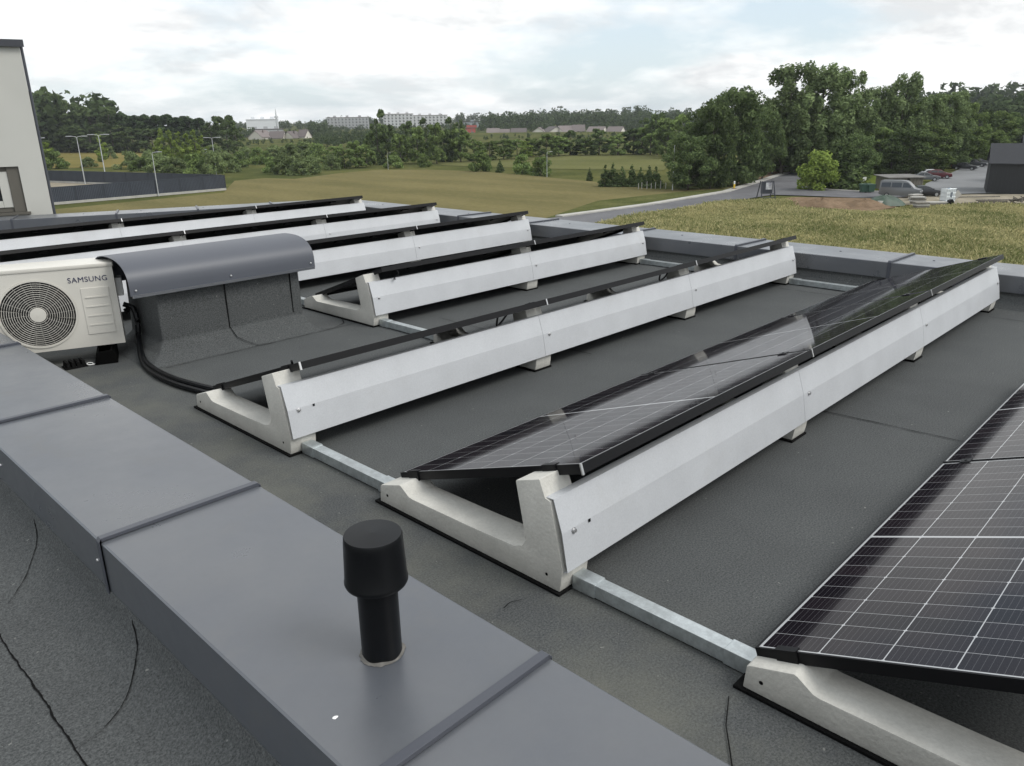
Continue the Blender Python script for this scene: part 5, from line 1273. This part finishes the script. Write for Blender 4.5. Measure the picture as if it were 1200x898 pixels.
# beams and logs at the right
for i, (px, py, L_, r_, rz, lb) in enumerate(((1150, 241.5, 5.2, .16, .05, 'long dark log at the left of the logs on the sandy strip'), (1163, 239.5, 3.4, .15, -.2, 'short dark log behind the long one on the sandy strip'), (1178, 243, 4.0, .17, .12, 'dark log right of the long one at the edge of the weeds'),
                                         (1172, 236.5, 6.5, .10, .0, 'thin pale pole lying along the sandy strip'), (1140, 232.8, 7.5, .08, .02, 'long thin pole lying right of the tank by the car park'))):
    P = G(px, py); o = MB().tube([(-L_/2, 0, r_), (-L_/6, .05, r_*1.05), (L_/6, -.04, r_), (L_/2, .03, r_)], [r_, r_*1.05, r_*.95, r_*.85], 10).build('log', MT['bark'] if i < 3 else MT['wood'], smooth=True)
    o.location = (P.x, P.y, GZ+.16); o.rotation_euler.z = ra+rz; tag(o, lb, 'log')
for i, (px, py, lb) in enumerate(((1189, 242, 'tangled dark scrap at the far right of the sandy strip'), (1196, 240, 'second dark scrap pile at the photo edge on the sandy strip'))):
    P = G(px, py); jr = random.Random(40+i); mb = MB()
    for k in range(16):
        a, b_ = jr.uniform(0, 6.28), jr.uniform(-.4, .9); L2 = jr.uniform(.5, 1.3); c = Vector((jr.uniform(-.7, .7), jr.uniform(-.5, .5), jr.uniform(.1, .7))); d_ = Vector((math.cos(a)*math.cos(b_), math.sin(a)*math.cos(b_), math.sin(b_)))*L2/2
        p0, p1 = c-d_, c+d_; p0.z = max(.03, p0.z); p1.z = max(.03, p1.z); mb.tube([p0, p1], jr.uniform(.03, .08), 5)
    o = mb.build('scrap_pile', MT['bark']); o.location = (P.x, P.y, GZ+.16); o.rotation_euler.z = ra; tag(o, lb, 'scrap pile')

# metal sign frame at the road fork
P = G(897, 237); s_ = px_m(P); h_ = 24*s_; w_ = 16*s_
t = thing('sign_frame', 'dark steel frame on legs carrying a weathered sign board at the road fork', 'sign', (P.x, P.y, GZ), ra+.15)
for x in (-w_/2, w_/2):
    for y in (-.55, .55): MB().tube([(x*1.12, y*1.5, 0), (x*.86, y*.5, h_)], .07, 6).build('leg', MT['fencepost'], t)
mb = MB(); mb.span((-w_*.44, -.10, h_*.42), (w_*.44, .0, h_*.98)); mb.build('board', MT['fencepost'], t, bevel=.02)
mb = MB(); mb.span((-w_*.10, -.125, h_*.60), (w_*.38, -.102, h_*.93)); mb.build('panel', mat('faded_sign_face', (.62, .64, .66), .7, col2=(.16, .16, .20), vscale=1.6), t)
mb = MB()
for z in (.22, .42): mb.tube([(-w_*.5, -.6, h_*z), (w_*.5, -.6, h_*z)], .05, 6)
mb.build('brace', MT['fencepost'], t)
# hydrant-like marker by the kerb, and low posts by the conifers
P = G(860, 223); t = thing('marker_post', 'short yellow and white marker post on the path by the road', 'marker post', (P.x, P.y, GZ+.2), ra)
MB().lathe([(.16, 0), (.16, .7), (.11, .75)], n=14).build('shaft', mat('yellow_plastic', (.62, .42, .03), .5), t, smooth=True); MB().lathe([(.13, .75), (.14, 1.15), (0, 1.25)], n=14).build('head', MT['white'], t, smooth=True)
MB().lathe([(.42, 0), (.42, .08), (.2, .12)], n=14).build('base', mat('brown_base', (.15, .09, .05), .8), t, smooth=True)
for i, px in enumerate((748, 752, 758, 763, 768, 774, 780)):
    P = G(px, 222-.15*i); o = MB().tube([(0, 0, 0), (.02, 0, .95+.15*(i % 3))], [.07, .06], 8).build('stake', MT['kerb'], smooth=True); o.location = (P.x, P.y, GZ); tag(o, 'low pale wooden stake below the row of young conifers', 'stake', 'pale stakes below the conifer row')
P = G(930, 202); t = thing('road_sign', 'small pale road sign at the end of the road under the poplars', 'sign', (P.x, P.y, GZ), ra)
MB().tube([(0, 0, 0), (0, 0, 2.6)], .04, 8).build('post', MT['lampgrey'], t); mb = MB(); mb.span((-.35, -.05, 1.9), (.35, -.02, 2.7)); mb.build('plate', MT['kerb'], t)

# ================================================================== TALL WEEDS (uncountable)
def weeds():
    jr = np.random.default_rng(11)
    poly = GP([(648, 268), (700, 264), (760, 252), (850, 240), (920, 236), (935, 246), (1020, 250.5), (1060, 243), (1120, 243.5), (1210, 243.5), (1215, 345), (1000, 320), (850, 292), (640, 262)])
    xs_ = np.array([p_.x for p_ in poly]); ys_ = np.array([p_.y for p_ in poly])
    n = 260000; X_ = jr.uniform(xs_.min(), xs_.max(), n); Y_ = jr.uniform(ys_.min(), ys_.max(), n)
    ins = np.zeros(n, bool); j = len(xs_)-1
    for i in range(len(xs_)):
        c = ((ys_[i] > Y_) != (ys_[j] > Y_)) & (X_ < (xs_[j]-xs_[i])*(Y_-ys_[i])/(ys_[j]-ys_[i]+1e-12)+xs_[i]); ins ^= c; j = i
    X_, Y_ = X_[ins], Y_[ins]; n = len(X_)
    patch = np.sin(X_*.21+1.3*np.sin(Y_*.13))*np.sin(Y_*.17+.9*np.sin(X_*.11))
    hgt = (.14+.40*jr.random(n)**3)*(1+.6*patch)
    k = 3; V = []; Fc = []
    for b in range(k):
        a = jr.uniform(0, 6.28, n); lean = jr.normal(0, .5, (n, 2)); wd = jr.uniform(.02, .075, n)
        ox, oy = jr.normal(0, .12, (2, n)); bx_, by_ = X_+ox, Y_+oy
        dx, dy = np.cos(a)*wd, np.sin(a)*wd
        V.append(np.stack([np.stack([bx_-dx, by_-dy, np.full(n, GZ)], 1), np.stack([bx_+dx, by_+dy, np.full(n, GZ)], 1),
                           np.stack([bx_+dx*.6+lean[:, 0]*hgt, by_+dy*.6+lean[:, 1]*hgt, GZ+hgt*jr.uniform(.7, 1.1, n)], 1), np.stack([bx_-dx*.6+lean[:, 0]*hgt, by_-dy*.6+lean[:, 1]*hgt, GZ+hgt], 1)], 1).reshape(-1, 3))
    V = np.concatenate(V); Fc = np.arange(len(V)).reshape(-1, 4)
    o = bpy.data.objects.new('tall_weeds', np_mesh('tall_weeds', V, Fc, MT['weeds'])); COL.objects.link(o); o['kind'] = 'stuff'; tag(o, 'yellowish tall weeds and grass on the waste ground beyond the right parapet', 'weeds')
weeds()

# ================================================================== AIR
def add_haze():
    mb = MB(); mb.span((-2700, -2700, -17), (2700, 2700, 34))
    o = mb.build('haze', None); o['kind'] = 'stuff'; o['label'] = 'thin summer haze over the fields and the far woods'; o['category'] = 'haze'
    mt = bpy.data.materials.new('thin_haze'); mt.use_nodes = True; t = mt.node_tree; t.nodes.clear()
    ou = t.nodes.new('ShaderNodeOutputMaterial'); v = t.nodes.new('ShaderNodeVolumePrincipled')
    v.inputs['Color'].default_value = (.90, .94, 1.0, 1); v.inputs['Density'].default_value = .00013; v.inputs['Anisotropy'].default_value = 0
    t.links.new(v.outputs[0], ou.inputs['Volume']); o.data.materials.append(mt)
add_haze()
